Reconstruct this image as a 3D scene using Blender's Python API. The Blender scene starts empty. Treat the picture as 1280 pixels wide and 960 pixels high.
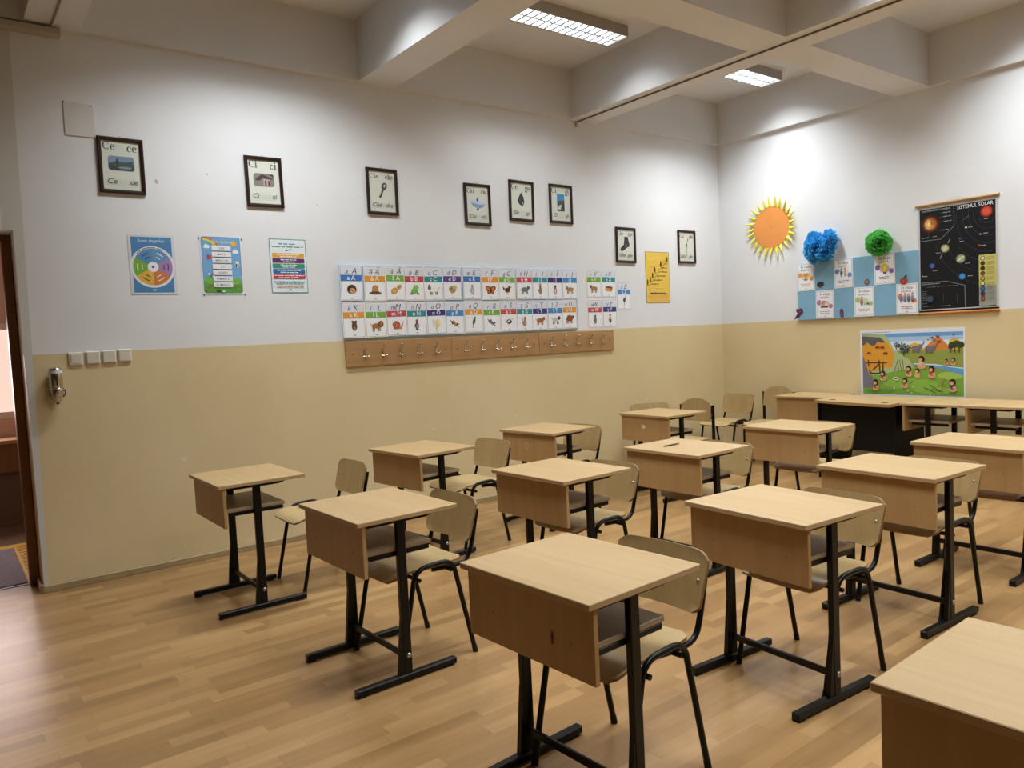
import bpy, bmesh, math, random
from mathutils import Vector, Matrix
random.seed(7)
PI = math.pi
SC = bpy.context.scene
COL = SC.collection
R = math.radians

# ------------------------------------------------------------------ materials
def s2l(c):
    return c / 12.92 if c <= 0.04045 else ((c + 0.055) / 1.055) ** 2.4
def hexc(h):
    h = h.lstrip('#')
    return tuple(s2l(int(h[i:i + 2], 16) / 255) for i in (0, 2, 4)) + (1.0,)
def newmat(name):
    m = bpy.data.materials.new(name); m.use_nodes = True
    nt = m.node_tree
    return m, nt, nt.nodes['Principled BSDF']
def N(nt, t, **kw):
    n = nt.nodes.new(t)
    for k, v in kw.items(): setattr(n, k, v)
    return n
def lk(nt, a, b): nt.links.new(a, b)
def mth(nt, op, a, b=None, c=None):
    n = nt.nodes.new('ShaderNodeMath'); n.operation = op
    for i, v in enumerate((a, b, c)):
        if v is None: continue
        if isinstance(v, (int, float)): n.inputs[i].default_value = v
        else: nt.links.new(v, n.inputs[i])
    return n.outputs[0]
def mixc(nt, f, a, b, mode='MIX'):
    n = nt.nodes.new('ShaderNodeMix'); n.data_type = 'RGBA'; n.blend_type = mode
    for i, v in ((0, f), (6, a), (7, b)):
        if isinstance(v, (int, float, tuple)): n.inputs[i].default_value = v
        else: nt.links.new(v, n.inputs[i])
    return n.outputs[2]
def noise(nt, vec, scale, detail=3, rough=.5):
    n = nt.nodes.new('ShaderNodeTexNoise')
    n.inputs['Scale'].default_value = scale; n.inputs['Detail'].default_value = detail; n.inputs['Roughness'].default_value = rough
    if vec is not None: nt.links.new(vec, n.inputs['Vector'])
    return n.outputs['Fac']
def mapping(nt, vec, scale, loc=None):
    n = nt.nodes.new('ShaderNodeMapping'); n.inputs['Scale'].default_value = scale
    nt.links.new(vec, n.inputs['Vector'])
    if loc is not None: nt.links.new(loc, n.inputs['Location'])
    return n.outputs[0]
def ramp(nt, fac, stops):
    n = nt.nodes.new('ShaderNodeValToRGB'); e = n.color_ramp.elements
    while len(e) < len(stops): e.new(.5)
    for i, (p, c) in enumerate(stops): e[i].position = p; e[i].color = c
    nt.links.new(fac, n.inputs[0]); return n.outputs[0]
def bump(nt, bsdf, h, strength, dist=.002):
    n = nt.nodes.new('ShaderNodeBump'); n.inputs['Strength'].default_value = strength; n.inputs['Distance'].default_value = dist
    nt.links.new(h, n.inputs['Height']); nt.links.new(n.outputs[0], bsdf.inputs['Normal'])
_plain = {}
def plain(name, hexa, rough=.6, metal=0., spec=.5, var=0.0, scale=8.):
    if name in _plain: return _plain[name]
    m, nt, b = newmat(name)
    b.inputs['Roughness'].default_value = rough; b.inputs['Metallic'].default_value = metal
    b.inputs['Specular IOR Level'].default_value = spec
    c = hexc(hexa)
    if var:
        tc = N(nt, 'ShaderNodeTexCoord')
        f = noise(nt, tc.outputs['Object'], scale, 4)
        lo = tuple(x * (1 - var) for x in c[:3]) + (1,); hi = tuple(min(1, x * (1 + var)) for x in c[:3]) + (1,)
        lk(nt, ramp(nt, f, [(.3, lo), (.7, hi)]), b.inputs['Base Color'])
    else: b.inputs['Base Color'].default_value = c
    _plain[name] = m
    return m
def ink(hexa):
    return plain('print_' + hexa.lstrip('#'), hexa, .55, 0, .35)

def wood(name, c0, c1, axis, rough=.42, streak=1.0):
    """laminate or plywood with fine streaks along one object axis"""
    m, nt, b = newmat(name)
    tc = N(nt, 'ShaderNodeTexCoord'); oi = N(nt, 'ShaderNodeObjectInfo')
    sc = [26., 26., 26.]; sc[axis] = 1.3
    off = N(nt, 'ShaderNodeCombineXYZ')
    lk(nt, mth(nt, 'MULTIPLY', oi.outputs['Random'], 37.), off.inputs[0]); lk(nt, mth(nt, 'MULTIPLY', oi.outputs['Random'], 19.), off.inputs[1])
    v = mapping(nt, tc.outputs['Object'], sc, off.outputs[0])
    f = noise(nt, v, 1.0, 5, .62)
    sc2 = [5., 5., 5.]; sc2[axis] = .5
    g = noise(nt, mapping(nt, tc.outputs['Object'], sc2, off.outputs[0]), 1.0, 2)
    t = mth(nt, 'ADD', mth(nt, 'MULTIPLY', f, .65 * streak), mth(nt, 'MULTIPLY', g, .45))
    t = mth(nt, 'ADD', t, mth(nt, 'MULTIPLY', mth(nt, 'SUBTRACT', oi.outputs['Random'], .5), .10))
    lk(nt, ramp(nt, t, [(.30, hexc(c0)), (.75, hexc(c1))]), b.inputs['Base Color'])
    b.inputs['Roughness'].default_value = rough
    return m

M = {}
M['top'] = wood('beech_laminate_top', '#ad8d5f', '#c0a276', 1, .38)
M['panel'] = wood('shaded_beech_panel', '#a98250', '#b99463', 2, .45)  # same beech as the tops, with the fronts' shade put into the colour
M['shelf'] = wood('grey_brown_shelf_board', '#8f7a5c', '#a58f6e', 1, .42)
M['edge'] = plain('brown_edge_band', '#b08858', .5, var=.08)
M['ply'] = wood('varnished_plywood', '#9e8456', '#b4986a', 2, .33)
M['seatply'] = wood('varnished_seat_plywood', '#b09664', '#c5ab7c', 0, .3)
M['plyedge'] = plain('plywood_edge', '#8a6a42', .55, var=.15, scale=40)
M['black'] = plain('black_powder_coat', '#0a0a0a', .34, 0, .3)
M['blackpanel'] = plain('black_laminate', '#070708', .5, 0, .25, var=.2, scale=3)
M['bolt'] = plain('zinc_bolt', '#b9b9b4', .3, 1.)
M['rubber'] = plain('black_rubber', '#0c0c0c', .8)
M['frame'] = plain('dark_brown_frame_wood', '#2a1512', .35, var=.2, scale=30)
M['rack'] = wood('oak_rack_board', '#9c7448', '#b58c5c', 0, .5)
M['hook'] = plain('brushed_hook_metal', '#d2c8b8', .22, 1.)
M['chrome'] = plain('chrome', '#c9c8c6', .1, 1.)
M['plastic'] = plain('ivory_switch_plastic', '#e2ddd0', .3)
M['jamb'] = wood('brown_door_frame_wood', '#6b441f', '#85582c', 2, .35)
M['fixture'] = plain('grey_lamp_housing', '#a8a29b', .5, 0)
M['louvre'] = plain('silver_louvre', '#dfe8ee', .4, 0.)
M['cable'] = plain('grey_cable_duct', '#b5aa9b', .55)
M['foam'] = plain('pale_blue_foam_board', '#8fbad6', .8, var=.04)
M['foam2'] = plain('blue_board_paper', '#7fadc8', .8, var=.05)
M['paper'] = plain('white_paper', '#e9eaee', .6)

def emis(name, hexa, strength):
    m, nt, b = newmat(name)
    b.inputs['Base Color'].default_value = hexc('#ffffff')
    b.inputs['Emission Color'].default_value = hexc(hexa); b.inputs['Emission Strength'].default_value = strength
    return m
M['tube'] = emis('lit_fluorescent_tube', '#eaf4ff', 14.0)
M['reflector'] = emis('lit_reflector', '#e6f2ff', .8)

def glassmat():
    m = bpy.data.materials.new('picture_glass'); m.use_nodes = True; nt = m.node_tree
    nt.nodes.remove(nt.nodes['Principled BSDF']); out = nt.nodes['Material Output']
    tr = N(nt, 'ShaderNodeBsdfTransparent'); gl = N(nt, 'ShaderNodeBsdfGlossy'); gl.inputs['Roughness'].default_value = .06
    lw = N(nt, 'ShaderNodeLayerWeight'); lw.inputs['Blend'].default_value = .5
    fr = mth(nt, 'ADD', mth(nt, 'MULTIPLY', mth(nt, 'POWER', lw.outputs['Facing'], 5.), .6), .025)
    mx = N(nt, 'ShaderNodeMixShader'); lk(nt, fr, mx.inputs[0]); lk(nt, tr.outputs[0], mx.inputs[1]); lk(nt, gl.outputs[0], mx.inputs[2])
    lk(nt, mx.outputs[0], out.inputs['Surface'])
    return m
M['glass'] = glassmat()

PAINT_Z = 1.4837
def wallmat():
    m, nt, b = newmat('two_tone_wall_paint')
    g = N(nt, 'ShaderNodeNewGeometry'); sp = N(nt, 'ShaderNodeSeparateXYZ'); lk(nt, g.outputs['Position'], sp.inputs[0])
    big = noise(nt, g.outputs['Position'], 1.3, 4); fine = noise(nt, g.outputs['Position'], 60, 3)
    wob = mth(nt, 'MULTIPLY', mth(nt, 'SUBTRACT', noise(nt, g.outputs['Position'], 5, 2), .5), .006)
    up = mth(nt, 'GREATER_THAN', mth(nt, 'ADD', sp.outputs[2], wob), PAINT_Z)
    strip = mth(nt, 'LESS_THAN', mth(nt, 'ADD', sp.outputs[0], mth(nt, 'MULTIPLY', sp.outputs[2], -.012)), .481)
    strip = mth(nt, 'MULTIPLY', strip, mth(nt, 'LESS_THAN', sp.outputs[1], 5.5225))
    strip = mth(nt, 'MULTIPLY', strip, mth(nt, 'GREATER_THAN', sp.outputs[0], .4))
    white = ramp(nt, big, [(.3, hexc('#e0e0e1')), (.7, hexc('#e6e7e8'))])
    beige = ramp(nt, big, [(.3, hexc('#d6c294')), (.7, hexc('#decb9f'))])
    c = mixc(nt, up, beige, white)
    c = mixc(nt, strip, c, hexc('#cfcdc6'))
    lk(nt, c, b.inputs['Base Color'])
    lk(nt, mth(nt, 'ADD', mth(nt, 'MULTIPLY', up, .35), .45), b.inputs['Roughness'])
    bump(nt, b, fine, .12)
    return m
M['wall'] = wallmat()
M['dimwall'] = plain('dark_low_bounce_wall', '#6f6a58', .9)  # unseen walls; colour darkened to hold back bounce light on the desk fronts
M['ceil'] = plain('white_ceiling_paint', '#dad9d8', .85, var=.03, scale=2)
M['skirt'] = plain('tan_skirting', '#a48f66', .5, var=.15, scale=12)

def floormat():
    m, nt, b = newmat('laminate_floor')
    g = N(nt, 'ShaderNodeNewGeometry'); sp = N(nt, 'ShaderNodeSeparateXYZ'); lk(nt, g.outputs['Position'], sp.inputs[0])
    X, Y = sp.outputs[0], sp.outputs[1]
    def wn(a, c=None):
        n = N(nt, 'ShaderNodeTexWhiteNoise', noise_dimensions='2D'); cb = N(nt, 'ShaderNodeCombineXYZ')
        lk(nt, a, cb.inputs[0])
        if c is not None: lk(nt, c, cb.inputs[1])
        lk(nt, cb.outputs[0], n.inputs[0]); return n.outputs[0]
    ry = mth(nt, 'DIVIDE', Y, .066); row = mth(nt, 'FLOOR', ry)
    off = mth(nt, 'MULTIPLY', wn(row), 7.0)
    cx = mth(nt, 'ADD', mth(nt, 'DIVIDE', X, .46), off); colm = mth(nt, 'FLOOR', cx)
    tone = wn(row, colm)
    fx = mth(nt, 'FRACT', cx); fy = mth(nt, 'FRACT', ry)
    seam = mth(nt, 'LESS_THAN', mth(nt, 'MINIMUM', fx, mth(nt, 'SUBTRACT', 1., fx)), .0025)
    lseam = mth(nt, 'LESS_THAN', mth(nt, 'FRACT', mth(nt, 'DIVIDE', Y, .198)), .008)
    cb = N(nt, 'ShaderNodeCombineXYZ'); lk(nt, mth(nt, 'ADD', mth(nt, 'MULTIPLY', X, 2.2), mth(nt, 'MULTIPLY', tone, 40.)), cb.inputs[0])
    lk(nt, mth(nt, 'MULTIPLY', Y, 34.), cb.inputs[1]); lk(nt, mth(nt, 'MULTIPLY', tone, 9.), cb.inputs[2])
    gr = noise(nt, cb.outputs[0], 1., 5, .6)
    big = noise(nt, g.outputs['Position'], .9, 3)
    t = mth(nt, 'ADD', mth(nt, 'MULTIPLY', tone, .42), mth(nt, 'MULTIPLY', gr, .48))
    t = mth(nt, 'ADD', t, mth(nt, 'MULTIPLY', big, .18))
    c = ramp(nt, t, [(.22, hexc('#8c6a42')), (.5, hexc('#a07a4d')), (.85, hexc('#b59060'))])
    c = mixc(nt, mth(nt, 'MULTIPLY', mth(nt, 'MAXIMUM', seam, lseam), .35), c, hexc('#6d4a28'))
    speck = mth(nt, 'GREATER_THAN', noise(nt, g.outputs['Position'], 55, 2, .4), .80)
    c = mixc(nt, mth(nt, 'MULTIPLY', speck, .5), c, hexc('#5b3f25'))
    lk(nt, c, b.inputs['Base Color'])
    lk(nt, mth(nt, 'ADD', mth(nt, 'MULTIPLY', big, .12), .24), b.inputs['Roughness'])
    b.inputs['Specular IOR Level'].default_value = .5
    return m
M['floor'] = floormat()

# ------------------------------------------------------------------ mesh builder
class MB:
    def __init__(s): s.v = []; s.f = []; s.m = []; s.s = []; s.mats = []
    def mi(s, mat):
        if mat not in s.mats: s.mats.append(mat)
        return s.mats.index(mat)
    def add(s, vs, fs, mat, smooth=False, xf=None):
        o = len(s.v); k = s.mi(mat)
        for p in vs:
            p = Vector(p)
            s.v.append(tuple(xf @ p) if xf is not None else tuple(p))
        for f in fs: s.f.append([o + i for i in f]); s.m.append(k); s.s.append(smooth)
    def box(s, lo, hi, mat, ch=0.0, xf=None):
        (x0, y0, z0), (x1, y1, z1) = lo, hi
        if ch <= 0:
            vs = [(x0, y0, z0), (x1, y0, z0), (x1, y1, z0), (x0, y1, z0), (x0, y0, z1), (x1, y0, z1), (x1, y1, z1), (x0, y1, z1)]
            s.add(vs, [(0, 3, 2, 1), (4, 5, 6, 7), (0, 1, 5, 4), (1, 2, 6, 5), (2, 3, 7, 6), (3, 0, 4, 7)], mat, False, xf)
        else:
            bm = bmesh.new()
            for x, sx in ((x0, 1), (x1, -1)):
                for y, sy in ((y0, 1), (y1, -1)):
                    for z, sz in ((z0, 1), (z1, -1)):
                        bm.verts.new((x + sx * ch, y + sy * ch, z)); bm.verts.new((x + sx * ch, y, z + sz * ch)); bm.verts.new((x, y + sy * ch, z + sz * ch))
            bmesh.ops.convex_hull(bm, input=bm.verts)
            bmesh.ops.dissolve_limit(bm, angle_limit=.02, verts=bm.verts, edges=bm.edges)
            s.frombm(bm, mat, False, xf)
    def frombm(s, bm, mat, smooth=False, xf=None):
        bmesh.ops.recalc_face_normals(bm, faces=bm.faces)
        bm.verts.index_update()
        s.add([v.co.copy() for v in bm.verts], [[v.index for v in f.verts] for f in bm.faces], mat, smooth, xf); bm.free()
    def tube(s, path, r, mat, n=10, closed=False, caps=True):
        P = [Vector(p) for p in path]; L = len(P); rings = []
        up = None
        for i in range(L):
            a = P[(i - 1) % L] if (closed or i > 0) else P[i]; c = P[(i + 1) % L] if (closed or i < L - 1) else P[i]
            t = (c - a).normalized()
            if up is None:
                up = Vector((0, 0, 1)) if abs(t.z) < .9 else Vector((1, 0, 0))
            u = (up - t * up.dot(t)).normalized(); w = t.cross(u); up = u
            rr = r[i] if isinstance(r, (list, tuple)) else r
            rings.append([P[i] + u * (rr * math.cos(2 * PI * k / n)) + w * (rr * math.sin(2 * PI * k / n)) for k in range(n)])
        vs = [p for q in rings for p in q]; fs = []
        for i in range(L if closed else L - 1):
            j = (i + 1) % L
            for k in range(n): fs.append((i * n + k, i * n + (k + 1) % n, j * n + (k + 1) % n, j * n + k))
        s.add(vs, fs, mat, True)
        if caps and not closed:
            s.add(rings[0], [list(range(n))[::-1]], mat); s.add(rings[-1], [list(range(n))], mat)
    def lathe(s, prof, mat, n=20, xf=None, smooth=True):
        vs = []; fs = []
        for (r, z) in prof:
            for k in range(n): vs.append((r * math.cos(2 * PI * k / n), r * math.sin(2 * PI * k / n), z))
        for i in range(len(prof) - 1):
            for k in range(n): fs.append((i * n + k, i * n + (k + 1) % n, (i + 1) * n + (k + 1) % n, (i + 1) * n + k))
        s.add(vs, fs, mat, smooth, xf)
        s.add(vs[:n], [list(range(n))[::-1]], mat, False, xf); s.add(vs[-n:], [list(range(n))], mat, False, xf)
    def prism(s, poly, z0, z1, mat, xf=None, side=None):
        n = len(poly); vs = [(x, y, z0) for x, y in poly] + [(x, y, z1) for x, y in poly]
        s.add(vs, [list(range(n))[::-1], [n + i for i in range(n)]], mat, False, xf)
        s.add(vs, [(i, (i + 1) % n, n + (i + 1) % n, n + i) for i in range(n)], side or mat, False, xf)
    def sheet(s, fn, nu, nv, th, mat, edge=None):
        """curved plywood: fn(u,v)->point, thickened along its normal"""
        P = [[Vector(fn(i / nu, j / nv)) for j in range(nv + 1)] for i in range(nu + 1)]
        def nrm(i, j):
            a = P[min(i + 1, nu)][j] - P[max(i - 1, 0)][j]; c = P[i][min(j + 1, nv)] - P[i][max(j - 1, 0)]
            return a.cross(c).normalized()
        A = [P[i][j] + nrm(i, j) * th / 2 for i in range(nu + 1) for j in range(nv + 1)]
        B = [P[i][j] - nrm(i, j) * th / 2 for i in range(nu + 1) for j in range(nv + 1)]
        q = lambda i, j: i * (nv + 1) + j; n = len(A)
        fs = []
        for i in range(nu):
            for j in range(nv):
                fs.append((q(i, j), q(i + 1, j), q(i + 1, j + 1), q(i, j + 1)))
                fs.append((n + q(i, j), n + q(i, j + 1), n + q(i + 1, j + 1), n + q(i + 1, j)))
        s.add(A + B, fs, mat, True)
        rim = [q(i, 0) for i in range(nu + 1)] + [q(nu, j) for j in range(1, nv + 1)] + [q(i, nv) for i in range(nu - 1, -1, -1)] + [q(0, j) for j in range(nv - 1, 0, -1)]
        k = len(rim)
        s.add([A[i] for i in rim] + [B[i] for i in rim], [(i, k + i, k + (i + 1) % k, (i + 1) % k) for i in range(k)], edge or mat, False)
    def build(s, name, parent=None, loc=None, rot=None):
        me = bpy.data.meshes.new(name); me.from_pydata(s.v, [], s.f)
        for m in s.mats: me.materials.append(m)
        me.polygons.foreach_set('material_index', s.m); me.polygons.foreach_set('use_smooth', s.s); me.update()
        o = bpy.data.objects.new(name, me); COL.objects.link(o)
        if parent is not None: o.parent = parent
        if loc is not None: o.location = loc
        if rot is not None: o.rotation_euler = rot
        return o

def tag(o, label=None, cat=None, group=None, kind=None):
    for k, v in (('label', label), ('category', cat), ('group', group), ('kind', kind)):
        if v: o[k] = v
    return o
def empty(name, loc=(0, 0, 0), rot=(0, 0, 0)):
    o = bpy.data.objects.new(name, None); COL.objects.link(o); o.empty_display_size = .1
    o.location = loc; o.rotation_euler = rot; return o
def copy_tree(o, parent=None):
    c = o.copy(); COL.objects.link(c)
    if parent is not None: c.parent = parent
    for ch in list(o.children): copy_tree(ch, c)
    return c
def structure(name, mb, parent=None):
    o = mb.build(name, parent)
    if parent is None: o['kind'] = 'structure'
    return o
def fillet(pts, rad, n=5):
    """rounds the inner corners of a polyline"""
    P = [Vector(p) for p in pts]; out = [P[0]]
    for i in range(1, len(P) - 1):
        a, b, c = P[i - 1], P[i], P[i + 1]
        d0 = min(rad, (a - b).length * .49); d1 = min(rad, (c - b).length * .49)
        s, e = b + (a - b).normalized() * d0, b + (c - b).normalized() * d1
        for k in range(n + 1):
            t = k / n; out.append(s * (1 - t) ** 2 + b * 2 * t * (1 - t) + e * t * t)
    out.append(P[-1]); return out

# ------------------------------------------------------------------ the room
YW, XB, ZL, ZC = 5.5205, 7.2685, 3.490, 3.951
X0, Y0 = -2.6, -1.9            # the parts of the room behind and right of the camera
DX0, DX1, DZ = -.46, .455, 2.242   # doorway in the left wall
b = MB(); b.box((X0, Y0, -.12), (XB, YW, 0), M['floor']); b.box((DX0, YW, -.12), (DX1, YW + .3, 0), M['floor']); structure('floor', b)
b = MB(); b.box((X0 - .3, Y0 - .3, ZC), (XB + .3, YW + .3, ZC + .15), M['ceil']); structure('ceiling', b)
b = MB()
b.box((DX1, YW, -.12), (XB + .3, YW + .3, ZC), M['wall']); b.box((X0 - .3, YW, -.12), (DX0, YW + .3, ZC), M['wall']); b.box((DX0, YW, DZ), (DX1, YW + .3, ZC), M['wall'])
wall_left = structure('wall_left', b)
b = MB(); b.box((XB, Y0 - .3, -.12), (XB + .3, YW, ZC), M['wall']); wall_back = structure('wall_back', b)
b = MB(); b.box((X0 - .3, Y0 - .3, -.12), (XB, Y0, ZC), M['dimwall']); structure('wall_right', b)
b = MB(); b.box((X0 - .3, Y0, -.12), (X0, YW, ZC), M['dimwall']); structure('wall_front', b)
# filler patches and scuffs on the lower paint of the left wall
patch = plain('white_filler', '#dcd8cb', .8)
b = MB()
for (x, z, r) in ((1.325, .723, .021), (3.243, .753, .008), (3.334, .709, .012), (3.503, .724, .008), (4.207, .729, .014), (4.861, .709, .007), (5.966, .7285, .012), (2.808, .722, .005), (1.293, .126, .006), (.83, 1.93, .004)):
    n = 9; b.add([(x + r * random.uniform(.7, 1.2) * math.cos(2 * PI * k / n), YW - .0008, z + r * random.uniform(.6, 1.) * math.sin(2 * PI * k / n)) for k in range(n)], [list(range(n))], patch)
b.build('filler_patch', wall_left)
scuff = plain('grey_scuff', '#b7b3ad', .8)
b = MB()
for (x, z, r) in ((1.29, 2.60, .018), (1.62, 2.68, .008), (2.42, 2.52, .009), (2.78, 2.6, .006), (1.5, 2.56, .005)):
    n = 8; b.add([(x + r * .6 * random.uniform(.6, 1.2) * math.cos(2 * PI * k / n), YW - .0008, z + r * random.uniform(.6, 1.2) * math.sin(2 * PI * k / n)) for k in range(n)], [list(range(n))], scuff)
b.build('scuff_mark', wall_left)
# ring beams and cross beams of the coffered ceiling
OV = .05
b = MB(); b.box((X0, YW - OV, ZL), (XB, YW, ZC), M['ceil'], 0); structure('trim_1', b)
b = MB(); b.box((XB - OV, Y0, ZL), (XB, YW - OV, ZC), M['ceil']); structure('trim_2', b)
ti = 3
for (xa, xb_) in ((-1.62, -1.31), (.595, .892), (2.80, 3.12), (5.015, 5.33)):
    b = MB(); b.box((xa, Y0, ZL), (xb_, YW - OV, ZC), M['ceil']); structure('trim_%d' % ti, b); ti += 1
XS = (X0, -1.62, -1.31, .595, .892, 2.80, 3.12, 5.015, 5.33, XB - OV)
for (ya, yb) in ((3.185, 3.505), (1.0, 1.32), (-1.18, -.86)):
    b = MB()
    for i in range(0, 10, 2): b.box((XS[i], ya, ZL), (XS[i + 1], yb, ZC), M['ceil'])
    structure('trim_%d' % ti, b); ti += 1
# skirting
b = MB(); b.box((DX1, YW - .013, 0), (XB, YW, .042), M['skirt'], .003); structure('baseboard_left', b)
b = MB(); b.box((XB - .013, Y0, 0), (XB, YW - .013, .042), M['skirt'], .003); structure('baseboard_back', b)
b = MB(); b.box((DX1 - .02, YW - .02, 0), (DX1, YW + .2, .055), plain('brown_reveal_skirting', '#8d6a45', .45, var=.15), .004); structure('baseboard_doorway', b)
# door frame (no leaf in view)
b = MB()
b.box((DX1 - .055, YW + .21, 0), (DX1 - .001, YW + .30, DZ - .045), M['jamb'], .006)
b.box((DX0 + .001, YW + .21, 0), (DX0 + .055, YW + .30, DZ - .045), M['jamb'], .006)
b.box((DX0 + .001, YW + .21, DZ - .045), (DX1 - .001, YW + .30, DZ - .001), M['jamb'], .006)
b.box((DX0, YW + .288, -.003), (DX1, YW + .312, .004), plain('grey_threshold', '#6f6a66', .4), 0)
structure('door_1', b)
# hallway seen through the doorway
HY = 8.33
hall = plain('hall_wall_paint', '#ddb9a4', .8, var=.03)
b = MB(); b.box((-2.6, YW, -.14), (2.4, HY, -.003), plain('hall_brown_floor', '#7d6450', .4, var=.12, scale=14)); structure('floor_hall', b)
b = MB()
b.box((-2.6, HY, -.14), (2.4, HY + .2, .93), hall); b.box((-2.6, HY, 1.80), (2.4, HY + .2, 3.2), hall)
b.box((.66, HY, .93), (2.4, HY + .2, 1.80), hall); b.box((-2.6, HY, .93), (-1.2, HY + .2, 1.80), hall)
structure('wall_hall', b)
b = MB(); b.box((2.4, YW + .3, -.14), (2.5, HY + .2, 3.2), hall); structure('wall_hall_end', b)
b = MB(); b.box((-2.7, YW + .3, -.14), (-2.6, HY + .2, 3.2), hall); structure('wall_hall_start', b)
b = MB(); b.box((-2.6, YW + .3, 3.05), (2.4, HY, 3.2), M['ceil']); structure('ceiling_hall', b)
b = MB(); wf = plain('white_window_frame', '#e8ddd6', .4)
for (xa, xb_) in ((.60, .66), (.02, .08), (-.58, -.52), (-1.2, -1.14)): b.box((xa, HY, .93), (xb_, HY + .08, 1.80), wf, .004)
b.box((-1.14, HY, .93), (.60, HY + .08, .99), wf, .004); b.box((-1.14, HY, 1.74), (.60, HY + .08, 1.80), wf, .004)
win = structure('window_1', b)
b = MB(); b.add([(-1.14, HY + .05, .99), (.60, HY + .05, .99), (.60, HY + .05, 1.74), (-1.14, HY + .05, 1.74)], [(0, 1, 2, 3)], emis('daylit_pane', '#ffdccd', .75))
b.build('window_pane', win)

# ------------------------------------------------------------------ cable ducts
def cable(name, path, r, label):
    b = MB(); b.tube(path, r, M['cable'], 8); return tag(b.build(name), label, 'cable')
b = MB(); b.box((X0, YW - OV - .03, 3.432), (.785, YW - .002, 3.472), M['cable'], .004)
tag(b.build('cable_duct'), 'grey cable duct under the ceiling ledge above the doorway', 'cable duct')
cable('electric_cable', [(.742, YW - .06, 3.482), (.745, 3.6, 3.482), (.745, Y0 + .1, 3.482)], .007, 'thin grey cable along the underside of the ceiling beam nearest the doorway')
b = MB(); b.box((5.104, Y0 + .1, ZL - .012), (5.118, YW - .004, ZL - .001), plain('dark_cable_duct', '#6f6252', .55), .002)
b.box((5.10, YW - .02, ZL - .05), (5.122, YW - .002, ZL - .001), M['cable'], .002)
tag(b.build('cable_duct'), 'thin dark cable duct along the ceiling beam nearest the back wall', 'cable duct')

# ------------------------------------------------------------------ ceiling lamps
def make_lamp():
    L, W, H = 1.05, .25, .085
    r = empty('ceiling_light')
    b = MB(); t = .004
    b.box((-L / 2, -W / 2, -H), (L / 2, -W / 2 + t, 0), M['fixture']); b.box((-L / 2, W / 2 - t, -H), (L / 2, W / 2, 0), M['fixture'])
    b.box((-L / 2, -W / 2 + t, -H), (-L / 2 + t, W / 2 - t, 0), M['fixture']); b.box((L / 2 - t, -W / 2 + t, -H), (L / 2, W / 2 - t, 0), M['fixture'])
    b.box((-L / 2 + t, -W / 2 + t, -.006), (L / 2 - t, W / 2 - t, 0), M['fixture'])
    b.build('housing', r)
    b = MB(); b.box((-L / 2 + t, -W / 2 + t, -.03), (L / 2 - t, W / 2 - t, -.012), M['reflector']); b.build('reflector', r)
    for y in (-.06, .06):
        b = MB(); b.tube([(-L / 2 + .02, y, -.045), (L / 2 - .02, y, -.045)], .008, M['tube'], 8); b.build('tube', r)
    b = MB()
    for y in (-W / 2 + .008, 0, W / 2 - .008):
        w = .006 if y else .009
        b.add([(-L / 2 + t, y - w, -H + .002), (L / 2 - t, y - w, -H + .002), (L / 2 - t, y + w, -H + .002), (-L / 2 + t, y + w, -H + .002),
               (-L / 2 + t, y - .002, -.03), (L / 2 - t, y - .002, -.03), (L / 2 - t, y + .002, -.03), (-L / 2 + t, y + .002, -.03)],
              [(0, 3, 2, 1), (0, 1, 5, 4), (2, 3, 7, 6)], M['louvre'])
    k = 15
    for i in range(1, k):
        x = -L / 2 + L * i / k
        b.add([(x - .010, -W / 2 + t, -H + .003), (x + .010, -W / 2 + t, -H + .003), (x + .010, W / 2 - t, -H + .003), (x - .010, W / 2 - t, -H + .003),
               (x, -W / 2 + t, -.056), (x, W / 2 - t, -.056)], [(0, 3, 2, 1), (0, 4, 5, 3), (1, 2, 5, 4)], M['louvre'])
    b.build('louvre', r)
    return r
LIGHT_W = 16.5
lamp0 = make_lamp()
spots = [(4.222, 4.575, 'lit louvred ceiling light in the middle coffer, the larger of the two in view'),
         (6.405, 4.575, 'lit louvred ceiling light in the coffer by the back wall, the smaller in view'),
         (1.98, 4.575, 'lit louvred ceiling light over the doorway end of the left wall'),
         (4.222, 2.25, 'lit louvred ceiling light above the middle desks'),
         (6.405, 2.25, 'lit louvred ceiling light above the desks by the back wall'),
         (1.98, 2.25, 'unseen louvred ceiling light added above the nearest desks'),  # out of view on the coffer grid, put in to lift the near tops
         (1.98, .07, 'unseen louvred ceiling light added nearest the viewer on the right'),  # out of view on the coffer grid, added to brighten the right foreground desk
         (4.222, .07, 'lit louvred ceiling light above the far side of the middle desks'),
         (6.405, .07, 'lit louvred ceiling light in the far corner by the back wall')]
for i, (x, y, lab) in enumerate(spots):
    o = lamp0 if i == 0 else copy_tree(lamp0)
    o.location = (x, y, ZC - .001); tag(o, lab, 'ceiling light', 'louvred ceiling lights')
    ld = bpy.data.lights.new('lamp_light', 'AREA'); ld.shape = 'RECTANGLE'; ld.size = 1.02; ld.size_y = .22
    ld.energy = LIGHT_W; ld.color = (.91, .965, 1.); ld.spread = R(126)
    lo = bpy.data.objects.new('lamp_light', ld); COL.objects.link(lo); lo.parent = o; lo.location = (0, 0, -.088)
# daylight and lamp light in the hallway
ld = bpy.data.lights.new('hall_daylight', 'AREA'); ld.shape = 'RECTANGLE'; ld.size = 1.7; ld.size_y = .75; ld.energy = 26; ld.color = (1., .85, .86)
lo = bpy.data.objects.new('hall_daylight', ld); COL.objects.link(lo); lo.location = (-.3, HY - .03, 1.37); lo.rotation_euler = (R(-90), 0, 0)

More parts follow.
